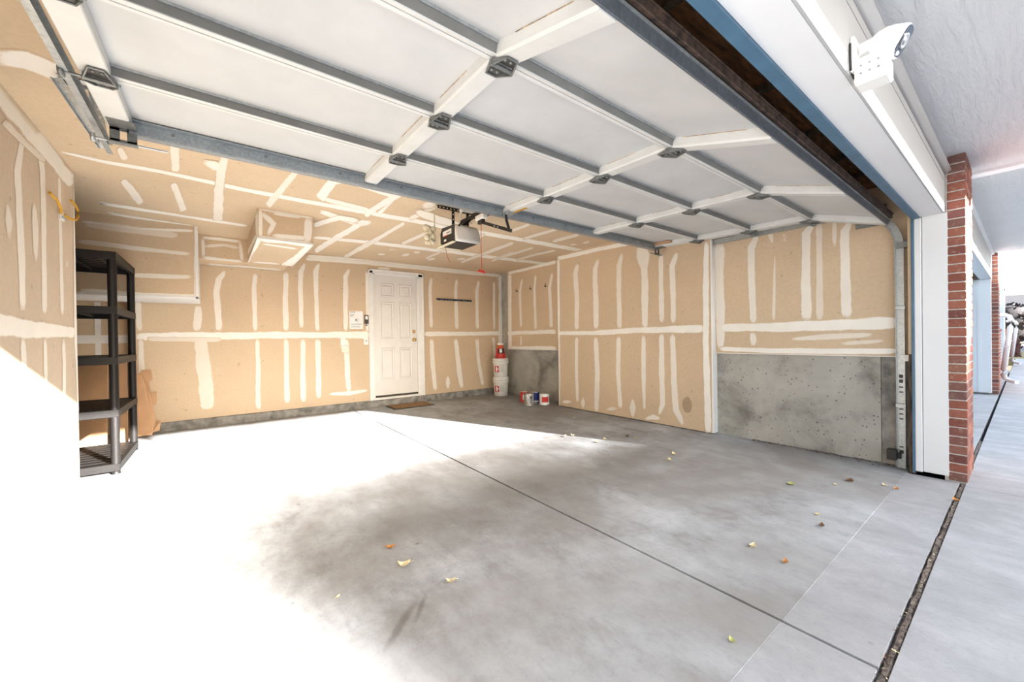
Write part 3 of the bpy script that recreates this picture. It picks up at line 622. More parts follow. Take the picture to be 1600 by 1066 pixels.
# right wall: concrete foundation, drywall panels, furred-out panel
rw = struct(B(4.53, 0.755, -0.02, 4.70, 2.16, 0.925).box(4.72, 4.2, -0.02, 4.9, 6.70, 2.46).build('wall_right', 'concrete'), 'right wall of bare concrete below tan taped drywall', 'wall')
B(4.525, 0.53, -0.02, 4.70, 0.752, 0.925).build('concrete_return', 'curb', rw, 0.004)
near = B(4.50, 0.565, 0.914, 4.70, 2.16, 2.46).build('drywall_panel', 'paper', rw); strips('near', near)
far = B(4.66, 4.4, 0.90, 4.72, 6.28, 2.46).build('drywall_panel', 'paper', rw); strips('far', far)
box = B(4.43, 2.135, 0.012, 4.72, 4.60, 2.46).build('furred_panel', 'paper', rw); strips('box', box)
B(4.432, 2.124, 0.012, 4.53, 2.135, 2.46).build('corner_return', 'casing', rw)
B(4.429, 2.123, 0.012, 4.447, 2.141, 2.44).build('corner_bead', 'casing', rw, 0.003)
B(4.496, 0.58, 0.909, 4.53, 2.124, 0.916).build('edge_bead', 'casing', rw); B(4.656, 4.60, 0.895, 4.70, 6.28, 0.902).build('edge_bead', 'casing', rw)
st_ = MB(); vs = [(4.4285, 2.427+0.062*math.cos(2*PI*k/20)*random.uniform(.9, 1.1), 0.293+0.095*math.sin(2*PI*k/20)*random.uniform(.92, 1.08)) for k in range(20)]
M['damp'] = simple('damp_paper', (0.40, 0.30, 0.20), 0.9, 0, 0.08, 30)
st_.add(vs, [tuple(range(20))]); st_.build('damp_stain', 'damp', rw)
# ceiling with boxed ducts
ce = struct(B(-2.35, 0.95, 2.44, 4.9, 6.95, 2.60).build('ceiling', 'paper'), 'tan drywall garage ceiling with taped joints', 'ceiling'); strips('ceil', ce)
nb = B(-2.2, 5.72, 1.62, -0.155, 6.80, 2.44).build('soffit_box', 'paper', ce); strips('nook', nb)
B(-2.2, 5.713, 1.613, -0.148, 5.735, 1.636).box(-0.176, 5.713, 1.613, -0.148, 5.735, 2.44).build('corner_bead', 'casing', ce, 0.003)
B(-2.2, 5.735, 1.6175, -0.155, 6.556, 1.62).build('plaster_strip', 'casing', ce)
B(-0.155, 5.72, 1.62, -0.152, 6.556, 2.44).build('plaster_strip', 'casing', ce)
sb = B(-0.155, 6.10, 2.14, 0.80, 6.57, 2.44).build('soffit_box', 'paper', ce); strips('sof', sb); strips('sofb', sb)
du = B(0.35, 4.61, 2.145, 0.85, 6.11, 2.44).build('duct_box', 'paper', ce); strips('ductf', du); strips('ductb', du); strips('ductl', du)
B(0.345, 4.605, 2.14, 0.36, 6.1, 2.155).box(0.84, 4.605, 2.14, 0.855, 6.1, 2.155).box(0.345, 4.605, 2.14, 0.855, 4.62, 2.155).build('corner_bead', 'casing', ce, 0.002)
# raw plywood strip above the door opening, in pieces
for i, (a, b_) in enumerate(((-1.0, 0.55), (0.555, 1.35), (1.355, 2.2), (2.205, 2.9), (2.905, 3.5), (3.505, 4.0), (4.005, 4.5))):
    B(a, 0.50, 2.35+0.012*(i % 3), b_, 0.96, 2.46).build('plywood_piece', 'plywood', ce, 0.002)
for x in (1.35, 2.2, 2.9, 3.5, 4.0): B(x-0.012, 0.5, 2.33, x+0.026, 0.95, 2.36).build('wood_batten', 'stud', ce)

# front wall of the garage (trim, header, jambs)
hd = struct(B(-0.60, 0.379, 2.005, 4.36, 0.497, 2.46).build('trim_1', 'exwhite'), 'white header board across the top of the garage opening', 'header')
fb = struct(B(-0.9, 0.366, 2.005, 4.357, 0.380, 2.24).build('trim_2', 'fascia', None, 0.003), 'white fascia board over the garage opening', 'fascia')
cm = MB()
for k in range(7): pass
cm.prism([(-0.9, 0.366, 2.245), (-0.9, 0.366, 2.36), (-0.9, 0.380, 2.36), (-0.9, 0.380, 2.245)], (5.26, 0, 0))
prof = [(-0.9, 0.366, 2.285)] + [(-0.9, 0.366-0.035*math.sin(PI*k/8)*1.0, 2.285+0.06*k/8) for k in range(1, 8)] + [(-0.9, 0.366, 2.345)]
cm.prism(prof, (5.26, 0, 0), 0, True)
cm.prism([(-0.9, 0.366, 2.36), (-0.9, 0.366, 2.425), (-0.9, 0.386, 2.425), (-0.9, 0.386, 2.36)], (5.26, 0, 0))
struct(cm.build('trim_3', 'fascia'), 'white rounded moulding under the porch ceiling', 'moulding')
bl = struct(B(-0.45, 0.498, 1.994, 4.36, 0.540, 2.02).build('trim_4', 'blue'), 'blue vinyl door seal along the header', 'door seal')
B(4.352, 0.530, 0.01, 4.362, 0.546, 2.0).build('side_seal', 'blue', bl, 0.002); B(-0.462, 0.530, 0.01, -0.45, 0.556, 2.0).build('side_seal', 'blue', bl, 0.002)
def jamb(x, s, name, label):
    a, b_ = sorted((x, x+s*0.14))
    j = struct(B(a, 0.352, 0.03, b_, 0.487, 2.005).build(name, 'exwhite', None, 0.003), label, 'door jamb')
    a, b_ = sorted((x-s*0.004, x+s*0.14)); B(a, 0.490, 0.025, b_, 0.530, 2.0).build('stop_board', 'exwhite', j, 0.004)
    return j
jamb(4.358, 1, 'trim_5', 'white right jamb of the open garage beside the brick pillar'); jamb(-0.455, -1, 'trim_6', 'white left jamb of the open garage')
struct(B(-0.95, 0.53, 0, -0.60, 0.60, 2.46).box(-1.1, 0.37, 0, -0.595, 0.53, 2.46).build('wall_front', 'paper'), 'front wall stub left of the garage opening', 'wall')
sw = struct(B(4.37, 0.53, 0.0, 4.55, 0.566, 0.94).build('trim_7', 'stud'), 'dark weathered framing stud behind the right jamb', 'stud')
B(4.37, 0.53, 0.94, 4.50, 0.566, 2.44).build('drywall_edge', 'paper', sw)
struct(B(4.5, 0.37, 0.0, 4.86, 0.53, 2.46).box(4.71, 0.53, 0.0, 4.95, 4.19, 2.6).box(4.91, 4.19, 0.0, 5.0, 6.95, 2.6).build('wall_party', 'exwhite'), 'wall between the open garage and the next bay', 'wall')
# porch ceiling
so = struct(B(-3.0, -0.66, 2.42, 5.0, 0.372, 2.50).build('soffit', 'soffit'), 'white textured porch ceiling above the sidewalk', 'soffit')
B(4.98, -0.66, 2.398, 5.10, 0.372, 2.50).build('cross_trim', 'exwhite', so, 0.003)
B(5.1, -0.66, 2.50, 10.95, 0.386, 2.60).build('far_soffit', 'soffit', so)
B(-3, -0.69, 2.42, 5.05, -0.66, 2.62).build('edge_board', 'exwhite', so, 0.003)
B(5.05, -0.69, 2.50, 10.97, -0.66, 2.76).build('edge_board', 'exwhite', so, 0.003)

# brick pillars: mortar core and single bricks
def brick_mesh(w, d, h):
    return B(-w/2, -d/2, -h/2, w/2, d/2, h/2).mesh('brick', 'brick', (0, 0, 0), 0.004)
BH = 0.0575; CH = 0.0676
def pillar(x0, x1, y0, y1, z1, label):
    p = thing('brick_pillar', (x0, y0, 0), label, 'pillar')
    B(x0+0.008, y0+0.006, -0.05, x1-0.008, y1+0.03, z1).build('mortar', 'mortar', p)
    full = brick_mesh(0.200, 0.092, BH); half = brick_mesh(0.094, 0.092, BH); n = round(z1/CH); CH_ = z1/n
    Lx = x1-x0
    for k in range(n):
        z = CH_*(k+0.5); x = x0; first = True
        xs_ = [0.094, 0.2, 0.2] if k % 2 else [0.2, 0.2, 0.094]
        for w in xs_:
            me = half if w < 0.1 else full
            o = bpy.data.objects.new('brick', me); COL.objects.link(o); o.parent = p
            o.location = (x+w/2-x0, (y0+0.046)-y0+random.uniform(-.0015, .0015), z)
            o.rotation_euler = (0, 0, random.uniform(-.004, .004)); x += w+0.010
    return p
PX1 = 4.357+0.514
p1 = pillar(4.357, PX1, 0.262, 0.345, 2.42, 'red brick pillar beside the right white jamb of the open garage')
# white paint smear on its bricks
ps = MB(); vs = [(4.3535, 0.318+0.026*math.cos(2*PI*k/16)*random.uniform(.7, 1.1), 0.47+0.14*math.sin(2*PI*k/16)*random.uniform(.8, 1.1)) for k in range(16)]
p2 = pillar(10.94, 10.94+0.514, 0.296, 0.38, 2.50, 'second red brick pillar past the blue garage door')

# second and third garage bays
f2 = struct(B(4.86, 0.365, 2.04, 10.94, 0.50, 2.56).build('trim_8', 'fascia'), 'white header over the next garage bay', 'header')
mb = MB(); mb.prism([(4.86, 0.365, 2.46), (4.86, 0.335, 2.475), (4.86, 0.335, 2.53), (4.86, 0.365, 2.545)], (6.08, 0, 0)); mb.build('moulding', 'exwhite', f2)
j2 = struct(B(10.86, 0.372, 0.03, 10.98, 0.60, 2.04).build('trim_9', 'exwhite', None, 0.003), 'white jamb of the next garage bay beside the second pillar', 'door jamb')
B(10.855, 0.49, 0.03, 10.87, 0.53, 2.04).build('stop_board', 'exwhite', j2)
struct(B(4.86, 0.37, 0, 5.45, 0.62, 2.04).build('wall_middle', 'exwhite'), 'white wall between the two garage bays', 'wall')
d2 = struct(thing('door_2', (8.1, 0.62, 0), None, None), 'closed pale blue garage door in the next bay', 'garage door')
for i in range(4):
    s_ = B(5.4, 0.60, 0.01+i*0.51, 10.87, 0.65, 0.01+i*0.51+0.50).build('door_section', 'bluedoor', d2, 0.006)
    for k in range(4):
        x = 5.55+k*1.34; B(x, 0.594, 0.06+i*0.51, x+1.15, 0.602, 0.46+i*0.51).build('raised_panel', 'bluedoor', s_, 0.004)
lw2 = struct(B(11.46, 0.348, -0.05, 14.2, 0.42, 1.12).build('wall_low', 'bricktex'), 'low brick wainscot past the second pillar', 'wall')
B(11.46, 0.335, 1.12, 14.25, 0.42, 1.17).build('brick_cap', 'brick', lw2, 0.004)
w3 = struct(B(11.4, 0.41, 0, 14.2, 0.9, 2.5).box(11.0, 0.36, 2.2, 17.6, 0.6, 2.75).box(16.6, 0.36, 0, 17.6, 0.6, 2.3).build('wall_far', 'exwhite'), 'white far end of the garage row', 'wall')
d3 = struct(B(14.2, 0.58, 0.0, 16.6, 0.64, 2.2).build('door_3', 'bluedoor'), 'pale garage door in the farthest bay', 'garage door')
# upper storey and roof of the garage row (above the frame)
up_ = struct(B(-4, 0.4, 2.62, 18, 8, 4.9).build('wall_upper', 'siding'), 'upper storey of the garage building', 'wall')
struct(B(-6, 0.37, 0, -2.36, 7.1, 2.62).box(-2.36, 0.37, 0, -1.11, 3.2, 2.62).build('wall_outer', 'siding'), 'wall of the garage row left of the opening', 'wall')
struct(B(-2.36, 6.96, 0, 5, 7.1, 2.62).build('wall_rear', 'siding'), 'rear outer wall behind the garage', 'wall')
struct(MB().prism([(-4.4, -0.2, 4.85), (-4.4, 4.2, 6.6), (-4.4, 8.6, 4.85)], (22.8, 0, 0)).build('roof', 'roof'), 'grey shingle roof of the garage building', 'roof')

# white entry door in the back wall
D0, D1, Z0, Z1 = 2.108, 2.862, 0.18, 2.212
dr = struct(thing('door_1', (2.485, 6.556, 0.115), None, None), 'white six-panel entry door with brass knob in the back wall', 'door')
sl = B(D0+0.003, 6.566, Z0, D1-0.003, 6.605, Z1).build('door_slab', 'doorpaint', dr)
def dpanel(x0, z0, x1, z1):
    mb = MB(); y = 6.566
    def ring(i, yy): return [(x0+i, yy, z0+i), (x1-i, yy, z0+i), (x1-i, yy, z1-i), (x0+i, yy, z1-i)]
    R = [ring(0, y-0.0005), ring(0.007, y-0.012), ring(0.016, y-0.011), ring(0.030, y-0.0008), ring(0.050, y-0.012)]
    vs = [p for r in R for p in r]
    mb.add(vs, [(i*4+k, i*4+(k+1) % 4, i*4+4+(k+1) % 4, i*4+4+k) for i in range(4) for k in range(4)] + [(16, 17, 18, 19)])
    mb.build('raised_panel', 'doorpaint', sl)
pw = 0.235
for xa in (D0+0.10, D1-0.10-pw):
    dpanel(xa, 0.44, xa+pw, 0.98); dpanel(xa, 1.13, xa+pw, 1.76); dpanel(xa, 1.85, xa+pw, 2.07)
for z, nm in ((1.236+0.02, 'deadbolt'), (1.112, 'door_knob')):
    mb = MB(); c = (2.797, 6.566, z)
    mb.lathe(c, [(0.030, 0), (0.030, 0.006), (0.024, 0.010)], 20, axis=(0, -1, 0))
    if nm == 'deadbolt': mb.lathe(c, [(0.020, 0.01), (0.018, 0.018), (0.0, 0.019)], 20, axis=(0, -1, 0)); mb.box(2.792, 6.534, z-0.015, 2.802, 6.548, z+0.015)
    else: mb.lathe(c, [(0.011, 0.008), (0.011, 0.03), (0.024, 0.036), (0.028, 0.05), (0.024, 0.062), (0.0, 0.066)], 20, axis=(0, -1, 0))
    mb.build(nm, 'brass', dr)
fr = MB()
fr.box(2.07, 6.55, 0.15, D0, 6.66, 2.25).box(D1, 6.55, 0.15, 2.90, 6.66, 2.25).box(2.07, 6.55, Z1, 2.90, 6.66, 2.25)
fr.build('door_frame', 'casing', dr, 0.002)
for x0, x1 in ((2.012, 2.085), (2.885, 2.984)):
    mb = B(x0, 6.538, 0.115, x1, 6.556, 2.27); a = x0 if x0 < 2.5 else x1-0.022; mb.box(a, 6.531, 0.115, a+0.022, 6.54, 2.292); mb.build('door_casing', 'casing', dr, 0.003)
B(2.012, 6.538, 2.225, 2.984, 6.556, 2.295).box(2.012, 6.531, 2.272, 2.984, 6.54, 2.295).build('door_casing', 'casing', dr, 0.003)
B(2.07, 6.525, 0.115, 2.90, 6.64, 0.150).build('threshold', 'casing', dr, 0.004); B(2.11, 6.56, 0.150, 2.862, 6.60, 0.182).build('door_sweep', 'matedge', dr)
# ================================================================== THE GARAGE DOOR (open overhead)
X0, X1 = -0.415, 4.405
PR = [(0.690, 2.000), (1.195, 2.155), (1.709, 2.172), (2.249, 2.190), (2.784, 2.205)]   # (y, z) of the hinge lines
gd = thing('garage_door', (2.02, 1.7, 2.2), 'open white sectional garage door hanging under the ceiling', 'garage door')
STX = (0.875, 2.05, 3.22)
def frame_of(i):
    (ya, za), (yb_, zb) = PR[i], PR[i+1]; Lg = math.hypot(yb_-ya, zb-za); t = Vector((0, (yb_-ya)/Lg, (zb-za)/Lg)); n = Vector((0, -t.z, t.y))
    return Vector((0, ya, za)), t, n, Lg
def lb(mb, fr_, x0, x1, t0, t1, n0, n1, mi=0):
    o, t, n, _ = fr_; c = o + t*(t0+t1)/2 + n*(n0+n1)/2; c.x = (x0+x1)/2
    return mb.obox(c, (Vector((1, 0, 0)), t, n), ((x1-x0)/2, (t1-t0)/2, (n1-n0)/2), mi)
XV = Vector((1, 0, 0))
for i in range(4):
    F = frame_of(i); o, t, n, Lg = F
    sec = lb(MB(), F, X0, X1, 0.004, Lg-0.004, 0.046, 0.058).build('door_section', 'doorwhite', gd)
    if i > 0: lb(MB(), F, X0, X1, 0.003, 0.020, -0.001, 0.006).build('rail_lip', 'stile', sec, 0.001)
    if i < 3:
        lb(MB(), F, X0, X1, Lg-0.026, Lg-0.022, 0.002, 0.046).build('rail_web', 'rail_grey', sec)
        lb(MB(), F, X0, X1, Lg-0.032, Lg-0.026, 0.036, 0.046).build('rail_bead', 'galv', sec)
        lb(MB(), F, X0, X1, Lg-0.026, Lg-0.003, -0.001, 0.005).build('rail_lip', 'stile', sec, 0.001)
    t0, t1 = (0.012, Lg-0.020) if i else (0.004, Lg-0.020)
    if i == 3: t1 = Lg-0.012
    for x in STX:
        mb = MB(); w = 0.042
        # channel with a chamfered near face
        c0 = [o+t*t0, o+t*t1]
        pr = [(-w, 0.046), (-w, 0.004), (-w+0.006, -0.006), (w-0.006, -0.006), (w, 0.004), (w, 0.046)]
        vs = [c + XV*(x+a) + n*b for c in c0 for a, b in pr]
        mb.add(vs, [(k, k+1, 7+k, 6+k) for k in range(5)] + [(0, 1, 2, 3, 4, 5), (11, 10, 9, 8, 7, 6), (5, 0, 6, 11)])
        mb.build('stile', 'stile', sec)
        if i < 3:
            sl_ = MB(); lb(sl_, F, x-0.030, x-0.020, t1-0.034, t1-0.022, -0.008, -0.0055); sl_.build('stile_slot', 'black', sec)
        rl = MB(); lb(rl, F, x-w-0.0012, x-w, t0+random.uniform(.06, .2), t1-random.uniform(.05, .2), 0.042, 0.0445); rl.build('rust_line', 'rust', sec)
    for a, b_ in ((X0, X0+0.095), (X1-0.095, X1)):
        mb = MB(); lb(mb, F, a, b_, t0, t1, -0.006, 0.046); mb.build('end_stile', 'stile', sec, 0.004)
    if i == 3:   # top strut
        mb = MB(); lb(mb, F, X0+0.08, X1-0.02, Lg-0.030, Lg-0.026, -0.024, 0.046); lb(mb, F, X0+0.08, X1-0.02, Lg-0.062, Lg-0.028, 0.034, 0.040)
        lb(mb, F, X0+0.08, X1-0.02, Lg-0.030, Lg+0.018, -0.028, -0.022); lb(mb, F, X0+0.08, X1-0.02, Lg+0.014, Lg+0.018, -0.028, 0.0)
        lb(mb, F, X0+0.08, X1-0.02, Lg-0.040, Lg-0.028, -0.026, -0.014)
        mb.build('top_strut', 'strut', gd)
        for x in [X0+0.25+0.42*k for k in range(11)]:
            bm_ = MB(); lb(bm_, F, x-0.007, x+0.007, Lg-0.036, Lg-0.030, 0.010, 0.022); bm_.build('strut_bolt', 'galv_dark', gd)
F0 = frame_of(0)
lb(MB(), F0, X0, X1, -0.006, 0.004, -0.002, 0.040).build('bottom_rail', 'retainer', gd, 0.002)
lb(MB(), F0, X0, X1, -0.010, -0.004, 0.036, 0.043).build('rail_bead', 'galv', gd)
lb(MB(), F0, X0, X1, -0.003, 0.006, 0.040, 0.052).build('seal_groove', 'black', gd)
sm_ = MB(); lb(sm_, F0, X0, X1, -0.020, 0.006, 0.052, 0.060); lb(sm_, F0, X0, X1, -0.012, 0.006, 0.060, 0.084); lb(sm_, F0, X0, X1, -0.018, 0.004, 0.084, 0.089); sm_.build('weather_seal', 'rubber', gd, 0.002)
# hinges
def hinge(i, x, end=False):
    y, z = PR[i]; h = MB(); c = Vector((x, y, z-0.010))
    _, tA, nA, _ = frame_of(i-1); _, tB, nB, _ = frame_of(i)
    hb_ = MB()
    for sgn, t_, n_ in ((-1, tA, nA), (1, tB, nB)):
        w0, w1, ln = 0.050, 0.024, 0.072
        b0 = c + n_*0.002
        hb_.prism([b0 + XV*w0*0.9 + t_*sgn*0.006, b0 + XV*w1 + t_*sgn*ln, b0 - XV*w1 + t_*sgn*ln, b0 - XV*w0*0.9 + t_*sgn*0.006], n_*-0.002)
        for q in (-1, 1):   # folded side wings
            p = b0 + XV*q*w0 + t_*sgn*0.004; e = b0 + XV*q*w1 + t_*sgn*ln
            h.prism([p, e, e - n_*0.006, p - n_*0.026], XV*q*-0.004)
            h.tube([p - n_*0.025, e - n_*0.006], 0.0028, 6)
        h.tube([b0 + XV*w1 + t_*sgn*ln - n_*0.004, b0 - XV*w1 + t_*sgn*ln - n_*0.004], 0.004, 6)
        for q in (-1, 1): h.lathe(b0 + t_*sgn*0.045 + XV*q*0.013 - n_*0.002, [(0.007, 0), (0.007, 0.005), (0, 0.006)], 8, axis=-n_)
    h.tube([c - XV*0.052 - nB*0.014, c + XV*0.052 - nB*0.014], 0.0085, 8)
    o = h.build('hinge', 'galv_dark', gd); hb_.build('hinge_plate', 'hingeplate', o)
    return o
for i in (1, 2, 3):
    for x in STX: hinge(i, x)
    for x, q in ((X0+0.06, -1), (X1-0.06, 1)):
        hg = hinge(i, x, True)
        y, z = PR[i]; rl = MB(); rl.tube([(x-q*0.06, y, z-0.022), (x+q*0.105, y, z-0.022)], 0.0055, 8); rl.lathe((x+q*0.095, y, z-0.022), [(0.0, 0), (0.022, 0.002), (0.022, 0.018), (0, 0.02)], 14, axis=(q, 0, 0))
        rl.build('roller', 'galv_dark', hg)
# top roller brackets with long roller stems
for x, q in ((X0+0.06, -1), (X1-0.06, 1)):
    y, z = 2.70, 2.198; b = MB()
    b.box(x-0.05, y-0.05, z-0.006, x+0.05, y+0.05, z-0.001); b.box(x-0.05, y+0.046, z-0.085, x-0.013, y+0.051, z-0.001).box(x+0.013, y+0.046, z-0.085, x+0.05, y+0.051, z-0.001).box(x-0.05, y+0.046, z-0.02, x+0.05, y+0.051, z).box(x-0.05, y+0.046, z-0.085, x+0.05, y+0.051, z-0.062)
    b.box(x-0.055, y+0.02, z-0.09, x+0.055, y+0.052, z-0.085)
    tb = b.build('top_bracket', 'galv_dark', gd, 0.001)
    rl = MB(); rl.tube([(x-q*0.17, y+0.035, z-0.082), (x+q*0.105, y+0.035, z-0.082)], 0.0055, 8); rl.lathe((x+q*0.095, y+0.035, z-0.082), [(0, 0), (0.022, 0.002), (0.022, 0.018), (0, 0.02)], 14, axis=(q, 0, 0)); rl.build('roller', 'galv', tb)
lbl = MB(); F = frame_of(3); lb(lbl, F, 2.052, 2.085, 0.25, 0.42, -0.0068, -0.0055); lbl.build('warning_label', 'yellow', gd)
wd = MB(); F = frame_of(3); lb(wd, F, X1-0.14, X1-0.05, 0.28, 0.50, 0.02, 0.04); wd.build('wood_block', 'cardboard', gd)

# tracks
def track(xc, q, label):
    t = thing('door_track', (xc, 0.62, 0), label, 'track')
    zt = 2.152 if q > 0 else 2.195; ye = 2.97 if q > 0 else 3.08; path = [(xc, 0.622, 0.0), (xc, 0.622, 0.9), (xc, 0.626, 1.80)]
    R_ = 0.33; cyy, czz = 0.626+R_, zt-R_
    for k in range(1, 13):
        a = PI - k*(PI/2)/12; path.append((xc, cyy+R_*math.cos(a), czz+R_*math.sin(a)))
    path += [(xc, 1.6, zt-0.0), (xc, 2.3, zt), (xc, ye, zt)]
    # C channel, opening towards the door (-q)
    d = q*0.012
    pr = [(-d, -0.027), (d, -0.027), (d, 0.027), (-d, 0.027), (-d, 0.0245), (d*0.8, 0.0245), (d*0.8, -0.0245), (-d, -0.0245)]
    mb = MB(); mb.sweep(path, pr, (1, 0, 0)); tr = mb.build('track_rail', 'galv', t)
    for z in (0.12, 0.17, 0.40, 0.44, 0.48, 0.62, 0.66, 0.70, 0.74):
        x_ = xc+q*0.0088; h = B(x_-0.001, 0.610, z, x_+0.001, 0.634, z+(0.028 if z > 0.66 or z < 0.15 else 0.010))
        h.build('track_hole', 'black', t)
    for z in (0.50, 1.30): B(xc-0.015, 0.592, z, xc+0.015, 0.652, z+0.03).build('splice_clip', 'galv', t, 0.002)
    br = B(xc-0.02, 0.575, 1.80, xc+0.03, 0.64, 1.85); br.box(xc-0.05, 0.56, 1.80, xc+0.02, 0.566, 1.85); br.build('jamb_bracket', 'galv_dark', t)
    B(xc-0.02, 0.56, 0.88, xc+0.03, 0.62, 0.93).build('jamb_bracket', 'galv', t)
    B(xc+q*0.008, 0.70, 2.02, xc+q*0.03, 0.90, 2.19).build('flag_bracket', 'galv_dark', t, 0.002)
    return t
tl = track(-0.452, -1, 'left galvanised door track ending at a perforated ceiling hanger')
tr_ = track(4.455, 1, 'right galvanised door track curving down to the floor by the jamb')
# perforated hanger of the left track
def perf(mb, holes, a, b, w, nrm, mi=0):
    a, b = Vector(a), Vector(b); d = (b-a).normalized(); nn = Vector(nrm).normalized(); s = d.cross(nn).normalized()
    mb.obox((a+b)/2, (d, s, nn), ((b-a).length/2, w/2, 0.0015)); n = int((b-a).length/0.038)
    mb.obox((a+b)/2 + s*w/2 + nn*w*0.3, (d, s, nn), ((b-a).length/2, 0.0015, w*0.3))
    for k in range(n):
        p = a + d*(0.019+k*0.038)
        for q in (1, -1): holes.lathe(p + nn*q*0.0017, [(0.0075, 0), (0.0, 0.0004)], 8, axis=nn*q)
hb = MB(); hh = MB()
perf(hb, hh, (-0.60, 2.87, 2.425), (-0.455, 2.87, 2.425), 0.035, (0, -0.4, -1))
perf(hb, hh, (-0.60, 2.87, 2.42), (-0.47, 3.04, 2.18), 0.035, (-0.3, -1, -0.3))
perf(hb, hh, (-0.475, 2.88, 2.42), (-0.465, 3.03, 2.20), 0.035, (-0.3, -1, -0.3))
hg = hb.build('track_hanger', 'galv', tl); tag(hh.build('hanger_holes', 'plate', hg), kind='stuff')
rb = MB(); rb.lathe((4.455, 2.965, 2.13), [(0.012, -0.03), (0.014, 0.0), (0.008, 0.02)], 10); rb.build('end_bolt', 'red', tr_)
B(4.44, 2.75, 2.16, 4.47, 2.78, 2.30).build('track_hanger', 'galv_dark', tr_)
ss = B(4.385, 0.64, 0.07, 4.435, 0.70, 0.16); ss.box(4.43, 0.62, 0.08, 4.45, 0.66, 0.13)
tag(ss.build('safety_sensor', 'black', None, 0.006), 'black photo-eye sensor at the foot of the right door track', 'sensor')

# ================================================================== OPENER
ox, oy = 2.0, 3.30
op = thing('garage_opener', (ox, oy+0.2, 2.06), 'black and white garage door opener hanging from the ceiling', 'door opener')
bd = MB()
bd.prism([(1.865, 3.36, 2.075), (1.865, 3.36, 2.232), (1.865, 3.62, 2.25), (1.865, 3.66, 2.20), (1.865, 3.66, 2.09)], (0.25, 0, 0)); bd.build('motor_housing', 'black', op, 0.006)
bs_ = B(1.87, 3.34, 2.060, 2.115, 3.64, 2.078); bs_.build('base_cover', 'blackmetal', op, 0.004)
ln = MB(); k = 8; vs = []
for i in range(k+1):
    a = i/k; y = 3.36 - 0.065*math.sin(PI*a*0.5)**0.6; z = 2.235 - 0.17*a
    vs += [(1.868, y, z), (2.112, y-0.012, z-0.006)]
vs += [(1.868, 3.36, 2.062), (2.112, 3.36, 2.062)]
ln.add(vs, [(2*i, 2*i+1, 2*i+3, 2*i+2) for i in range(k+1)] + [tuple(range(0, 2*k+4, 2)), tuple(range(1, 2*k+4, 2))[::-1], (0, 1, 2*k+3, 2*k+2)], 0, True)
ln.build('lamp_lens', 'lens', op)
l2 = MB(); l2.prism([(1.868, 3.66, 2.225), (1.868, 3.70, 2.21), (1.868, 3.725, 2.13), (1.868, 3.70, 2.062), (1.868, 3.66, 2.062)], (0.245, 0, 0)); l2.build('rear_lens', 'cream', op, 0.006)
B(1.84, 3.35, 2.052, 1.872, 3.70, 2.066).build('lower_rim', 'cream', op, 0.004)
lg = B(1.8632, 3.42, 2.155, 1.8648, 3.60, 2.205); lg.build('brand_label', 'plate', op); B(1.8625, 3.44, 2.17, 1.8634, 3.52, 2.182).build('label_print', 'ink', op); B(1.8625, 3.48, 2.150, 1.8634, 3.60, 2.158).build('label_print', 'red', op); B(1.8632, 3.53, 2.10, 1.8648, 3.575, 2.12).build('sticker', 'plate', op)
sc = MB(); sc.lathe((1.90, 3.335, 2.215), [(0.008, 0), (0.008, 0.012), (0, 0.014)], 10, axis=(0, -1, 0)); sc.build('lens_screw', 'black', op)
rail = MB(); rail.obox((2.0, 2.2, 2.29), ((1, 0, 0), (0, 1, 0), (0, 0, 1)), (0.016, 1.25, 0.016)); rail.obox((2.0, 3.42, 2.268), ((1, 0, 0), (0, 1, -0.2), (0, 0.2, 1)), (0.02, 0.12, 0.02)); rail.build('drive_rail', 'blackmetal', op)
tro = B(1.975, 3.02, 2.225, 2.03, 3.16, 2.275); tro.build('trolley', 'plate', op, 0.008); B(1.985, 3.05, 2.19, 2.02, 3.13, 2.228).build('trolley_clip', 'blackmetal', op, 0.003)
arm = MB(); arm.obox((2.0, 2.84, 2.105), ((1, 0, 0), (0, 1, 0.405), (0, -0.405, 1)), (0.005, 0.235, 0.014))
arm.tube([(2.0, 2.66, 2.045), (2.0, 2.665, 2.06), (2.0, 2.69, 2.12), (2.0, 2.70, 2.185)], 0.012, 8); arm.build('door_arm', 'blackmetal', op)
for yy, zz in ((2.86, 2.113), (2.81, 2.093)):
    sc = MB(); sc.lathe((1.994, yy, zz), [(0.007, 0), (0.006, 0.005), (0, 0.006)], 8, axis=(-1, 0, 0)); sc.build('arm_bolt', 'galv', op)
B(1.99, 2.66, 2.17, 2.055, 2.72, 2.20).build('door_bracket', 'galv', op, 0.002)
hg1 = MB(); hh1 = MB()
hg1.box(1.76, 3.50, 2.405, 2.22, 3.503, 2.437).box(1.76, 3.50, 2.434, 2.22, 3.53, 2.437)
hg1.obox((1.93, 3.50, 2.33), ((1, 0, 0), (0, 1, 0), (0, 0, 1)), (0.015, 0.002, 0.09)); hg1.obox((2.10, 3.50, 2.33), ((1, 0, 0), (0, 1, 0), (0, 0, 1)), (0.015, 0.002, 0.09))
for kx in range(11): hh1.lathe((1.785+kx*0.04, 3.4985, 2.421), [(0.008, 0), (0, 0.0005)], 8, axis=(0, -1, 0))
for kz in range(3): hh1.lathe((1.93, 3.4975, 2.27+kz*0.05), [(0.007, 0), (0, 0.0005)], 8, axis=(0, -1, 0))
h_ = hg1.build('ceiling_hanger', 'blackmetal', op); tag(hh1.build('hanger_holes', 'cream', h_), kind='stuff')
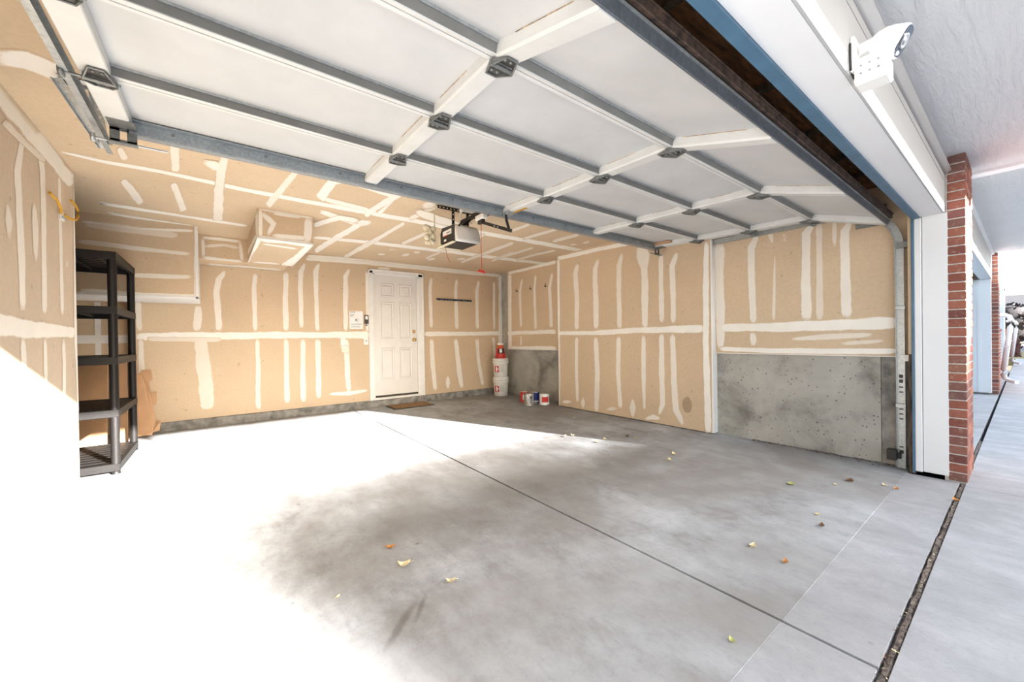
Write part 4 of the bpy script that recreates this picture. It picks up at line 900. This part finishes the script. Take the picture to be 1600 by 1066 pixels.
# release cord and handle
rc = thing('release_cord', (2.02, 3.10, 2.2), 'thin red release cord with a red handle hanging below the opener', 'cord')
MB().tube([(2.02, 3.12, 2.20), (2.018, 3.125, 2.0), (2.02, 3.12, 1.755)], 0.0028, 6).build('cord', 'red', rc)
MB().tube([(1.965, 3.10, 1.740), (1.985, 3.11, 1.752), (2.045, 3.135, 1.752), (2.068, 3.145, 1.742)], [0.008, 0.013, 0.013, 0.008], 10).build('handle', 'red', rc)
tag(MB().tube([(1.90, 3.62, 2.062), (1.915, 3.60, 1.95), (1.93, 3.58, 1.90)], 0.0022, 6).build('antenna_wire', 'red'), 'short thin antenna wire dangling under the opener', 'wire')
# ceiling outlet with plug beside the opener
ou = thing('ceiling_outlet', (2.03, 3.42, 2.44), 'white outlet on the ceiling above the opener with a plugged-in cord', 'outlet')
B(1.98, 3.36, 2.40, 2.13, 3.46, 2.437).build('outlet_box', 'plate', ou, 0.006); B(1.955, 3.38, 2.375, 1.985, 3.42, 2.41).build('plug', 'plate', ou, 0.004)
MB().tube([(1.97, 3.40, 2.38), (1.96, 3.43, 2.34), (2.0, 3.42, 2.31), (2.05, 3.41, 2.30), (2.08, 3.38, 2.27)], 0.006, 6).build('cord', 'plate', ou)
MB().tube([(2.13, 3.40, 2.42), (2.19, 3.38, 2.37), (2.17, 3.30, 2.34), (2.22, 3.26, 2.36), (2.16, 3.2, 2.33)], 0.008, 6).build('cord', 'black', ou)
# pale wadded filling beside the opener
fo = MB()
for k in range(26):
    a = random.uniform(0, 2*PI); p = (1.785+random.uniform(-.05, .04), 3.74+random.uniform(-.04, .05), 2.19+random.uniform(-.09, .09)); r_ = random.uniform(.018, .034)
    fo.lathe(p, [(0.0, -r_), (r_*0.7, -r_*0.7), (r_, 0), (r_*0.7, r_*0.7), (0, r_)], 8)
fo.tube([(1.84, 3.74, 2.22), (1.84, 3.74, 2.44)], 0.006, 6)
tag(fo.build('lamp_wiring_bundle', 'cream'), 'cream bundle of wire and wadding hanging behind the opener', 'wire bundle')

# ================================================================== SHELF UNIT
SX, SY0, SY1, SD = -0.70, 4.72, 5.64, 1.0
sh = thing('shelving_unit', (-1.15, 5.18, 0), 'black plastic five-tier shelving unit in the left recess', 'shelf')
tiers = (0.055, 0.515, 0.965, 1.395, 1.86)
XL = -1.62
for z in tiers:
    mb = MB(); a = 0.032
    mb.box(XL, SY0-a, z-0.03, SX+a, SY0+0.0, z+0.035).box(XL, SY1, z-0.03, SX+a, SY1+a, z+0.035).box(SX, SY0, z-0.03, SX+a, SY1, z+0.035).box(XL-a, SY0-a, z-0.03, XL, SY1+a, z+0.035)
    n = 9
    for k in range(n):
        y = SY0+(k+0.5)*(SY1-SY0)/n; mb.box(XL, y-0.038, z+0.015, SX, y+0.038, z+0.03)
    for k in range(5):
        x = XL+(k+0.5)*(SX-XL)/5; mb.box(x-0.012, SY0, z-0.01, x+0.012, SY1, z+0.016)
    mb.build('shelf_tier', 'shelf', sh, 0.004)
for x in (SX+0.002, XL):
    for y in (SY0-0.002, SY1+0.002):
        for z0, z1 in zip((0.0,)+tiers[:-1], tiers):
            mb = MB(); mb.lathe((x, y, z0), [(0.030, 0.0), (0.030, z1-z0)] if z0 else [(0.032, 0), (0.032, 0.01), (0.026, 0.015), (0.032, 0.022), (0.026, 0.03), (0.030, 0.035), (0.030, 0.055)], 16); mb.build('post', 'shelf', sh)
# cardboard
def card(name, pts, th, n, label, holes=None):
    o = MB().prism(pts, Vector(n)*th).build(name, 'cardboard', None, 0.0015); return tag(o, label, 'cardboard')
card('cardboard_sheet', [(-1.50, 5.86, 0.02), (-0.93, 5.86, 0.02), (-0.93, 5.98, 0.90), (-1.50, 5.98, 0.90)], 0.02, (0, 1, 0), 'plain brown cardboard sheet standing behind the black shelving unit')
card('cardboard_sheet', [(-0.84, 5.75, 0.02), (-0.755, 5.75, 0.02), (-0.765, 5.83, 0.93), (-0.84, 5.83, 0.93)], 0.02, (0, 1, 0), 'narrow brown cardboard strip behind the back post of the shelving unit')
tb = [(-0.80, 6.30, 0.02), (-0.62, 6.30, 0.02), (-0.615, 6.30, 0.05), (-0.555, 6.31, 0.06), (-0.545, 6.32, 0.17), (-0.575, 6.33, 0.19), (-0.59, 6.34, 0.17), (-0.615, 6.38, 0.37), (-0.585, 6.38, 0.37), (-0.585, 6.40, 0.52), (-0.635, 6.40, 0.52), (-0.655, 6.42, 0.64), (-0.62, 6.43, 0.67), (-0.635, 6.46, 0.79), (-0.72, 6.46, 0.79), (-0.73, 6.455, 0.755), (-0.80, 6.455, 0.74)]
card('cardboard_flap', tb, 0.008, (0, 1, 0.15), 'die-cut brown cardboard with tabs leaning on the back wall by the shelf')

# ================================================================== BUCKETS, JUG, CANS, MAT
def bucket(c, label, flip):
    b = thing('bucket', c, label, 'bucket'); x, y, z = c
    MB().lathe(c, [(0.128, 0.0), (0.132, 0.004), (0.142, 0.25), (0.143, 0.255), (0.150, 0.257), (0.150, 0.272), (0.146, 0.275), (0.147, 0.305), (0.154, 0.308), (0.154, 0.322), (0.147, 0.324), (0.148, 0.345)], 32).build('bucket_body', 'bucket', b)
    MB().lathe((x, y, z+0.343), [(0.155, 0.0), (0.155, 0.018), (0.150, 0.022), (0.146, 0.016), (0.0, 0.016)], 32).build('lid', 'bucket', b)
    mb = MB(); n = 8
    def patch(mb, a0, a1, z0, z1, r, mi=0):
        vs = []
        for k in range(n+1):
            a = a0+(a1-a0)*k/n
            for zz in (z0, z1): vs.append((x+(r+0.04*(zz)*0.98)*math.cos(a), y+(r+0.04*zz)*math.sin(a), z+zz))
        mb.add(vs, [(2*k, 2*k+2, 2*k+3, 2*k+1) for k in range(n)], mi)
    base = math.atan2(-y, -x)
    patch(mb, base-0.95, base-0.25, 0.07+flip, 0.19+flip, 0.1335); mb.build('red_label', 'red', b)
    mb = MB(); patch(mb, base-0.72, base-0.48, 0.085+flip, 0.175+flip, 0.1345); patch(mb, base-0.60, base-0.34, 0.125+flip, 0.145+flip, 0.1347); mb.build('label_mark', 'plate', b)
    mb = MB()
    for k in range(7): patch(mb, base-0.12, base+0.55-0.08*(k % 3), 0.08+flip+k*0.02, 0.085+flip+k*0.02, 0.1338)
    mb.build('label_print', 'ink', b)
    hp = [(x+0.158*math.cos(base+0.9+t*0.0)*1.0, y, z) for t in (0,)]
    for q in (-1, 1): MB().lathe((x+0.148*math.cos(base+q*1.5), y+0.148*math.sin(base+q*1.5), z+0.29), [(0.016, -0.002), (0.016, 0.010), (0.0, 0.012)], 12, axis=(math.cos(base+q*1.5), math.sin(base+q*1.5), 0)).build('handle_boss', 'bucket', b)
    return b
BX, BY = 4.43, 6.22
bucket((BX, BY, 0.0), 'lower white plastic bucket with red label standing on the floor in the corner', 0.01)
bucket((BX, BY, 0.362), 'upper white plastic bucket stacked on the other one in the back corner', 0.03)
jz = 0.362*2; jug = thing('jug', (BX, BY, jz), 'red jug with a white cap standing on the stacked buckets', 'jug')
MB().lathe((BX, BY, jz), [(0.095, 0), (0.102, 0.01), (0.100, 0.05), (0.085, 0.14), (0.070, 0.20)], 24).build('jug_body', 'red', jug)
MB().lathe((BX, BY, jz), [(0.070, 0.20), (0.062, 0.215), (0.060, 0.262)], 24).build('jug_neck', 'orange', jug)
MB().lathe((BX, BY, jz), [(0.060, 0.262), (0.064, 0.264), (0.060, 0.29), (0.03, 0.31), (0, 0.312)], 24).build('cap', 'plate', jug)
a0 = math.atan2(-BY, -BX)
def wrap(c, r0, r1, z0, z1, a, w, mt, name, par):
    vs = []
    for k in range(9):
        t = a-w+2*w*k/8; vs += [(c[0]+r0*math.cos(t), c[1]+r0*math.sin(t), c[2]+z0), (c[0]+r1*math.cos(t), c[1]+r1*math.sin(t), c[2]+z1)]
    return MB().add(vs, [(2*k, 2*k+2, 2*k+3, 2*k+1) for k in range(8)], 0, True).build(name, mt, par)
wrap((BX, BY, jz), 0.094, 0.074, 0.10, 0.195, a0+0.2, 0.75, 'black', 'jug_label', jug); wrap((BX, BY, jz), 0.0925, 0.0775, 0.115, 0.185, a0+0.1, 0.28, 'plate', 'label_mark', jug)
def can(c, body, label, bandmat=None, h=0.195, r=0.083):
    o = thing('paint_can', c, label, 'paint can'); x, y, z = c
    MB().lathe(c, [(r, 0.0), (r+0.002, 0.004), (r, 0.008)], 24).build('bottom_rim', 'tin', o)
    MB().lathe(c, [(r-0.001, 0.008), (r-0.001, h-0.012)], 24).build('can_body', body, o)
    MB().lathe(c, [(r, h-0.012), (r+0.002, h-0.006), (r, h), (r-0.012, h), (r-0.014, h-0.008), (r-0.024, h-0.008), (r-0.026, h-0.002), (0, h-0.002)], 24).build('lid', 'tin', o)
    a = math.atan2(-y, -x)
    if bandmat: wrap(c, r+0.0005, r+0.0005, 0.05, 0.14, a+0.2, 0.7, bandmat, 'can_label', o)
    return o, a
c1, a = can((4.27, 5.28, 0), 'red', 'red paint can with a white label half hidden behind the bare metal can', 'plate')
c2, a = can((4.13, 5.0, 0), 'tin', 'bare silvery paint can in front of the red and blue cans')
wrap((4.13, 5.0, 0), 0.0835, 0.0835, 0.03, 0.165, a+0.45, 0.25, 'ink', 'can_label', c2); wrap((4.13, 5.0, 0), 0.0842, 0.0842, 0.115, 0.15, a+0.45, 0.18, 'black', 'label_spot', c2)
c3, a = can((4.36, 5.11, 0), 'bluecan', 'dark blue paint can between the bare metal can and the red-and-white can')
wrap((4.36, 5.11, 0), 0.0835, 0.0835, 0.02, 0.05, a+0.2, 0.6, 'plate', 'can_label', c3)
c4, a = can((4.345, 4.86, 0), 'plate', 'white paint can with a red label nearest the furred drywall panel', 'red')
mt_ = thing('doormat', (2.6, 6.28, 0), 'brown coir doormat with dark border below the white entry door', 'doormat')
B(2.245, 6.06, 0, 2.94, 6.49, 0.012).build('mat_backing', 'matedge', mt_, 0.003); B(2.27, 6.085, 0.012, 2.915, 6.465, 0.020).build('coir_pile', 'coir', mt_, 0.004)

# ================================================================== SMALL THINGS ON THE BACK WALL
yw = 6.554
po = thing('instruction_sheet', (1.815, yw, 1.44), 'white printed instruction sheet taped to the back wall left of the door', 'poster')
B(1.71, yw-0.002, 1.30, 1.92, yw, 1.587).build('sheet', 'paperwhite', po)
for z, x0, x1, h in ((1.565, 1.722, 1.80, 0.010), (1.527, 1.722, 1.79, 0.008), (1.508, 1.722, 1.775, 0.004), (1.500, 1.722, 1.765, 0.004), (1.382, 1.73, 1.90, 0.003), (1.374, 1.73, 1.895, 0.003), (1.366, 1.73, 1.90, 0.003), (1.345, 1.73, 1.86, 0.003), (1.337, 1.73, 1.885, 0.003), (1.325, 1.73, 1.88, 0.003)):
    B(x0, yw-0.003, z, x1, yw-0.002, z+h).build('text_line', 'ink', po)
MB().tube([(1.80, yw-0.003, 1.44), (1.82, yw-0.003, 1.47), (1.85, yw-0.003, 1.46), (1.85, yw-0.003, 1.42), (1.81, yw-0.003, 1.41), (1.80, yw-0.003, 1.44)], 0.002, 5).build('drawing', 'ink', po)
B(1.80, yw-0.003, 1.43, 1.83, yw-0.002, 1.455).build('drawing', 'ink', po)
kp = thing('wall_control', (1.97, yw, 1.45), 'small dark opener control on the wall between the sheet and the door casing', 'control panel')
B(1.942, yw-0.022, 1.385, 2.002, yw, 1.525).build('control_case', 'black', kp, 0.004); B(1.952, yw-0.025, 1.455, 1.992, yw-0.021, 1.512).build('push_button', 'plate', kp, 0.002); B(1.955, yw-0.012, 1.35, 1.99, yw, 1.372).build('control_key', 'ink', kp, 0.003)
def outlet(x, z, label, switch):
    o = thing('wall_plate', (x, yw, z), label, 'outlet' if not switch else 'light switch')
    B(x-0.036, yw-0.007, z-0.058, x+0.036, yw, z+0.058).build('cover_plate', 'plate', o, 0.003)
    if switch: B(x-0.008, yw-0.018, z-0.012, x+0.008, yw-0.006, z+0.014).build('toggle', 'ink', o, 0.002)
    else:
        for q in (-1, 1): B(x-0.017, yw-0.0095, z+q*0.027-0.015, x+0.017, yw-0.006, z+q*0.027+0.015).build('socket', 'lens', o, 0.003)
outlet(1.607, 1.10, 'white wall outlet below the left edge of the instruction sheet', False); outlet(1.965, 1.10, 'white light switch plate right beside the entry door casing', True)
tr2 = thing('tool_rail', (3.61, yw, 1.85), 'dark blue tool rail with black clips on the back wall right of the door', 'tool rail')
B(3.24, yw-0.020, 1.838, 3.98, yw, 1.868).build('rail', 'navy', tr2, 0.003)
for x in (3.27, 3.38, 3.44, 3.58, 3.62, 3.74, 3.88, 3.95): B(x, yw-0.034, 1.832, x+0.028, yw-0.018, 1.864).build('clip', 'black', tr2, 0.003)
# hooks
hk = thing('double_hook', (-0.84, 4.10, 2.03), 'yellow coated double utility hook on the left wall near the corner', 'hook')
B(-0.852, 4.06, 1.985, -0.845, 4.14, 2.05).build('mount_plate', 'plate', hk, 0.002); B(-0.846, 4.075, 2.0, -0.843, 4.125, 2.015).build('print_bar', 'bluedoor', hk)
MB().tube([(-0.845, 4.07, 2.03), (-0.83, 3.99, 2.015), (-0.82, 3.93, 2.03), (-0.82, 3.86, 2.065), (-0.82, 3.80, 2.065), (-0.825, 3.74, 2.075)], 0.0085, 8).build('hook_arm', 'yellow', hk)
MB().tube([(-0.845, 4.12, 2.03), (-0.83, 4.20, 2.025), (-0.82, 4.29, 2.04), (-0.815, 4.33, 2.08), (-0.815, 4.33, 2.12), (-0.82, 4.28, 2.15), (-0.825, 4.20, 2.16)], 0.0085, 8).build('hook_arm', 'yellow', hk)
for i, (y, lab) in enumerate(((5.92, 'small dark wall hook farthest back in the right recess'), (5.51, 'small dark wall hook in the middle of the row in the right recess'), (5.10, 'small dark wall hook nearest the furred panel in the right recess'))):
    h = MB().tube([(4.655, y+0.03, 2.02), (4.62, y+0.02, 2.02), (4.58, y-0.02, 2.015), (4.555, y-0.06, 2.015), (4.548, y-0.08, 2.03), (4.55, y-0.085, 2.05)], 0.006, 6)
    h.lathe((4.66, y+0.03, 2.02), [(0.014, 0), (0.014, 0.006), (0, 0.007)], 10, axis=(-1, 0, 0))
    tag(h.build('wall_hook', 'rubber'), lab, 'hook', 'hooks in the right recess')

# ================================================================== SECURITY CAMERA
sc_ = thing('security_camera', (1.80, 0.366, 2.05), 'white security camera with dark front and square base box on the fascia', 'camera')
YF = 0.366; DZ = -0.045
B(1.755, YF-0.014, 2.055+DZ, 1.825, YF, 2.175+DZ).build('mount_plate', 'plate', sc_, 0.004)
bx = MB(); bx.prism([(1.755, YF-0.012, 2.000+DZ), (1.755, YF-0.012, 2.090+DZ), (1.755, YF-0.075, 2.090+DZ), (1.755, YF-0.098, 2.062+DZ), (1.755, YF-0.098, 2.000+DZ)], (0.078, 0, 0)); bxo = bx.build('base_box', 'plate', sc_, 0.005)
for i in range(3):
    for kz in range(2):
        MB().lathe((1.7542, YF-0.030-0.022*i, 2.035+DZ+0.026*kz), [(0.0038, 0), (0.0, 0.0006)], 10, axis=(-1, 0, 0)).build('screw_hole', 'ink', bxo)
ax = Vector((-0.05, -0.87, -0.49)).normalized(); c0 = Vector((1.805, YF-0.050, 2.148+DZ))
MB().tube([(1.80, YF-0.010, 2.140+DZ), (1.812, YF-0.03, 2.150+DZ), c0, c0+ax*0.012], [0.018, 0.017, 0.016, 0.018], 14).build('neck', 'plate', sc_)
h1 = Vector((1, 0, 0)) - ax*ax.x; h1.normalize(); h2 = ax.cross(h1)
bdm = MB(); n = 24; secs = [(0.0, 0.018, 0.020), (0.010, 0.028, 0.030), (0.028, 0.036, 0.040), (0.05, 0.037, 0.046), (0.084, 0.033, 0.047), (0.088, 0.031, 0.045)]; vs = []
def sup(a, e=0.6):
    c, s = math.cos(a), math.sin(a); return math.copysign(abs(c)**e, c), math.copysign(abs(s)**e, s)
for d_, rx, ry in secs:
    for k in range(n):
        u_, w_ = sup(2*PI*k/n, 0.7); vs.append(c0 + ax*d_ + h1*u_*rx + h2*w_*ry)
bdm.add(vs, [(i*n+k, i*n+(k+1) % n, (i+1)*n+(k+1) % n, (i+1)*n+k) for i in range(len(secs)-1) for k in range(n)], 0, True)
bdm.add(vs[:n], [tuple(range(n))]); bdm.add(vs[-n:], [tuple(range(n))]); bdm.build('camera_body', 'plate', sc_)
ff = MB(); pts = []
for k in range(n):
    u_, w_ = sup(2*PI*k/n, 0.6); pts.append(c0 + ax*0.0872 + h1*u_*0.0285 + h2*w_*0.043)
ff.prism(pts, ax*0.003); ff.build('front_glass', 'camglass', sc_)
lm = MB(); lm.lathe(c0+ax*0.0903, [(0.022, 0), (0.022, 0.002), (0.018, 0.003), (0.014, 0.001), (0.010, 0.001), (0.009, 0.0025), (0, 0.003)], 20, axis=ax); lm.build('lens_ring', 'silver', sc_)
lm = MB(); lm.lathe(c0+ax*0.0903+h2*-0.034, [(0.006, 0), (0.005, 0.002), (0, 0.0025)], 12, axis=ax); lm.build('sensor_dot', 'plate', sc_)
tag(MB().tube([(1.751, YF-0.003, 2.15+DZ), (1.747, YF-0.004, 2.10+DZ), (1.755, YF-0.004, 2.06+DZ), (1.777, YF-0.004, 2.012), (1.80, YF-0.003, 2.004)], 0.003, 6).build('camera_cable', 'black'), 'thin dark cable behind the security camera mount', 'cable')

# ================================================================== DOWNSPOUTS AND DISTANCE
def downspout(x, s, label):
    d = thing('downspout', (x, 0.3, 0), label, 'downspout')
    MB().tube([(x, 0.405, 1.44), (x, 0.27, 1.45), (x, 0.215, 1.42), (x, 0.19, 1.34), (x, 0.20, 1.2), (x, 0.29, 0.32), (x, 0.295, 0.22), (x, 0.27, 0.14), (x, 0.22, 0.10), (x-0.15, 0.12, 0.08)], 0.042, 12).build('pipe', 'exwhite', d)
    B(x-0.06, 0.21, 0.78, x+0.06, 0.346, 0.81).build('strap', 'exwhite', d)
downspout(13.0, 1, 'near white downspout kicking out over the sidewalk past the second pillar'); downspout(20.6, 1, 'far white downspout beyond the first one')
struct(B(19.6, 0.36, 0, 21.0, 0.9, 1.2).build('wall_end', 'bricktex'), 'short brick wall carrying the far downspout', 'wall')
tag(B(36, -40, -0.25, 62, 40, -0.10).build('street', 'asphalt'), 'grey asphalt street crossing at the far right', 'street', kind='structure')
tag(B(26, -40, -0.3, 36, 40, -0.02).box(62, -60, -0.3, 140, 60, 0.0).build('lawn', 'grass'), 'dry yellowish grass strips beside the street', 'lawn', kind='structure')
tag(B(-40, -60, -0.35, 36, -7, -0.05).build('driveway', 'asphalt'), 'asphalt drive in front of the garages', 'driveway', kind='structure')
def bush(x, y, z0, rx, ry, rz, mt, label, cat, n=260):
    t = thing('hedge' if mt == 'hedge' else 'shrub', (x, y, z0), label, cat); mb = MB()
    for k in range(n):
        a, b_ = random.uniform(0, 2*PI), math.acos(random.uniform(-0.2, 1)); rr = random.uniform(.80, .98)
        p = Vector((x+rx*rr*math.sin(b_)*math.cos(a), y+ry*rr*math.sin(b_)*math.sin(a), z0+rz*rr*max(0, math.cos(b_))))
        s = random.uniform(.12, .3)*min(rx, rz)*0.5; u_ = Vector((random.uniform(-1,1), random.uniform(-1,1), random.uniform(-1,1))).normalized(); w_ = u_.cross(Vector((random.uniform(-1,1), .3, .5))).normalized()
        mb.add([p-u_*s, p+w_*s*.6, p+u_*s, p-w_*s*.6], [(0,1,2,3)])
    mb.build('foliage', mt, t); c = MB(); c.lathe((x, y, z0), [(min(rx, ry)*.82, 0), (min(rx, ry)*.8, rz*.5), (min(rx, ry)*.5, rz*.8), (0, rz*.9)], 12); c.build('inner_mass', mt, t)
bush(70, 1.6, 0, 3, 3.4, 4.6, 'hedge', 'dark purple-grey winter hedge across the street', 'hedge', 500); bush(79, -4.6, 0, 3, 3, 4.4, 'hedge', 'second dark hedge farther right across the street', 'hedge', 400)
bush(28.5, 0.45, 0, 0.5, 0.35, 1.35, 'redhedge', 'small reddish shrub beyond the downspouts', 'shrub', 160)
hs_ = thing('house', (95, 2, 0), 'distant house with a grey shingle roof above the hedge', 'house')
B(88, -6, 0, 104, 8, 3.0).build('wall', 'siding', hs_); MB().prism([(87, -6.8, 2.9), (105, -6.8, 2.9), (96, -6.8, 6.6)], (0, 15.6, 0)).build('roof', 'roof', hs_)
for y in (-4, -0.5, 3.5): B(87.95, y, 1.0, 88.02, y+1.4, 2.4).build('window', 'glass', hs_)
# unseen row house added behind the viewpoint, roof shaped to shade the near floor
nbh = thing('shading_house', (28, -27, 0), 'unseen pale two-storey row house added behind the viewpoint to shade the garage', 'house')
B(12.88, -33, 0, 16.75, -23, 6.6).build('wall', 'siding', nbh)
MB().prism([(12.68, -22.4, 6.4), (12.68, -28, 10.58), (12.68, -33.6, 6.4)], (4.07, 0, 0)).build('roof', 'roof', nbh)
B(16.75, -33.2, 0, 62, -22.8, 7.9).build('wall', 'siding', nbh)
MB().prism([(16.75, -22.2, 7.5), (16.75, -28, 11.69), (16.75, -33.8, 7.5)], (45, 0, 0)).build('roof', 'roof', nbh)  # taller part added to keep the sun off the next bay
for k in range(9):
    for z in (1.0, 4.0): B(13.6+k*5, -23.02 if k == 0 else -22.82, z, 15.2+k*5, -22.76, z+1.5).build('window', 'glass', nbh)

# ================================================================== LEAVES ON THE FLOOR
def leaf(x, y, s, mt, rot, curl, label, z=0.002):
    mb = MB(); vs = []; n = 6
    for i in range(n+1):
        t = i/n; w = s*0.42*math.sin(PI*min(1, t*1.02))**0.8*(1-0.25*t); zc = curl*s*(abs(t-0.5)*2)**2*0.5
        for q in (-1, 0, 1):
            xx, yy = (t-0.5)*s, q*w; vs.append((x+xx*math.cos(rot)-yy*math.sin(rot), y+xx*math.sin(rot)+yy*math.cos(rot), z+zc+abs(q)*curl*s*0.28))
    mb.add(vs, [(i*3+k, i*3+k+1, i*3+4+k, i*3+3+k) for i in range(n) for k in range(2)], 0, True)
    a = Vector((x-s*0.5*math.cos(rot), y-s*0.5*math.sin(rot), z+curl*s*0.5)); d = Vector((-math.cos(rot), -math.sin(rot), 0.1))
    mb.tube([a, a+d*s*0.35], 0.0009, 4)
    tag(mb.build('fallen_leaf', mt), label, 'leaf', 'fallen leaves on the concrete')
for a in (
 (0.724, 2.051, .050, 'leaf_b', 2.6, .5, 'orange curled leaf farthest from the door among the three mid-floor leaves'),
 (0.715, 1.843, .060, 'leaf_a', 2.7, .7, 'cream curled leaf in the middle of the three mid-floor leaves'),
 (0.834, 1.588, .042, 'leaf_a', 2.6, .7, 'small cream leaf nearest the camera of the three mid-floor leaves'),
 (2.185, 0.711, .036, 'leaf_b', 0.3, .6, 'orange-brown leaf near the slab edge left of the apron'),
 (2.763, 0.717, .040, 'leaf_c', 0.2, .6, 'brown leaf by the apron edge halfway to the right jamb'),
 (2.921, 0.780, .036, 'leaf_a', 2.9, .3, 'pale leaf just behind the brown leaf near the apron edge'),
 (2.22, 0.869, .045, 'leaf_a', 0.1, .5, 'whitish shredded leaf on the grey slab right of the long joint'),
 (1.471, 0.647, .030, 'leaf_d', 1.0, .5, 'small greenish leaf left of the long floor joint near the apron'),
 (3.374, 1.057, .070, 'leaf_d', 0.2, .2, 'flat yellow-green leaf left of the right concrete wall'),
 (3.782, 0.806, .065, 'leaf_c', 0.1, .3, 'flat dark brown leaf on the floor toward the right door track'),
 (3.608, 0.849, .030, 'leaf_a', 0.6, .4, 'small pale leaf just left of the flat dark brown leaf'),
 (3.858, 0.628, .034, 'leaf_a', 0.9, .5, 'small whitish leaf in front of the right door track'),
 (3.822, 0.560, .040, 'leaf_b', 0.4, .5, 'tan leaf on the step line in front of the right track'),
 (3.857, 0.283, .048, 'leaf_b', 0.7, .5, 'orange leaf lying in the dirt joint below the brick pillar'),
 (3.092, 3.119, .048, 'leaf_a', 0.5, .6, 'left leaf of the pale pair left of the furred panel base'),
 (3.190, 3.098, .048, 'leaf_a', 1.5, .6, 'right leaf of the pale pair left of the furred panel base'),
 (3.182, 2.728, .045, 'leaf_a', 0.5, .6, 'nearer leaf of the cream pair in the middle of the right slab'),
 (3.340, 2.764, .050, 'leaf_a', 1.1, .5, 'farther leaf of the cream pair in the middle of the right slab'),
 (3.612, 2.676, .060, 'leaf_c', 0.4, .5, 'dark brown leaf of the two closest to the furred panel'),
 (3.630, 2.582, .040, 'leaf_d', 0.9, .5, 'greenish leaf of the two closest to the furred panel'),
 (3.392, 1.994, .050, 'leaf_a', 1.0, .7, 'bright curled leaf on the right slab behind its twin'),
 (3.204, 1.927, .048, 'leaf_a', 0.5, .6, 'bright curled leaf on the right slab in front of its twin'),
 (3.931, 3.786, .030, 'leaf_a', 0.5, .5, 'tiny pale leaf nearest the paint cans'),
 (0.403, 1.801, .022, 'leaf_a', 0.5, .5, 'tiny pale speck of leaf left of the mid-floor leaves'),
): leaf(*a)
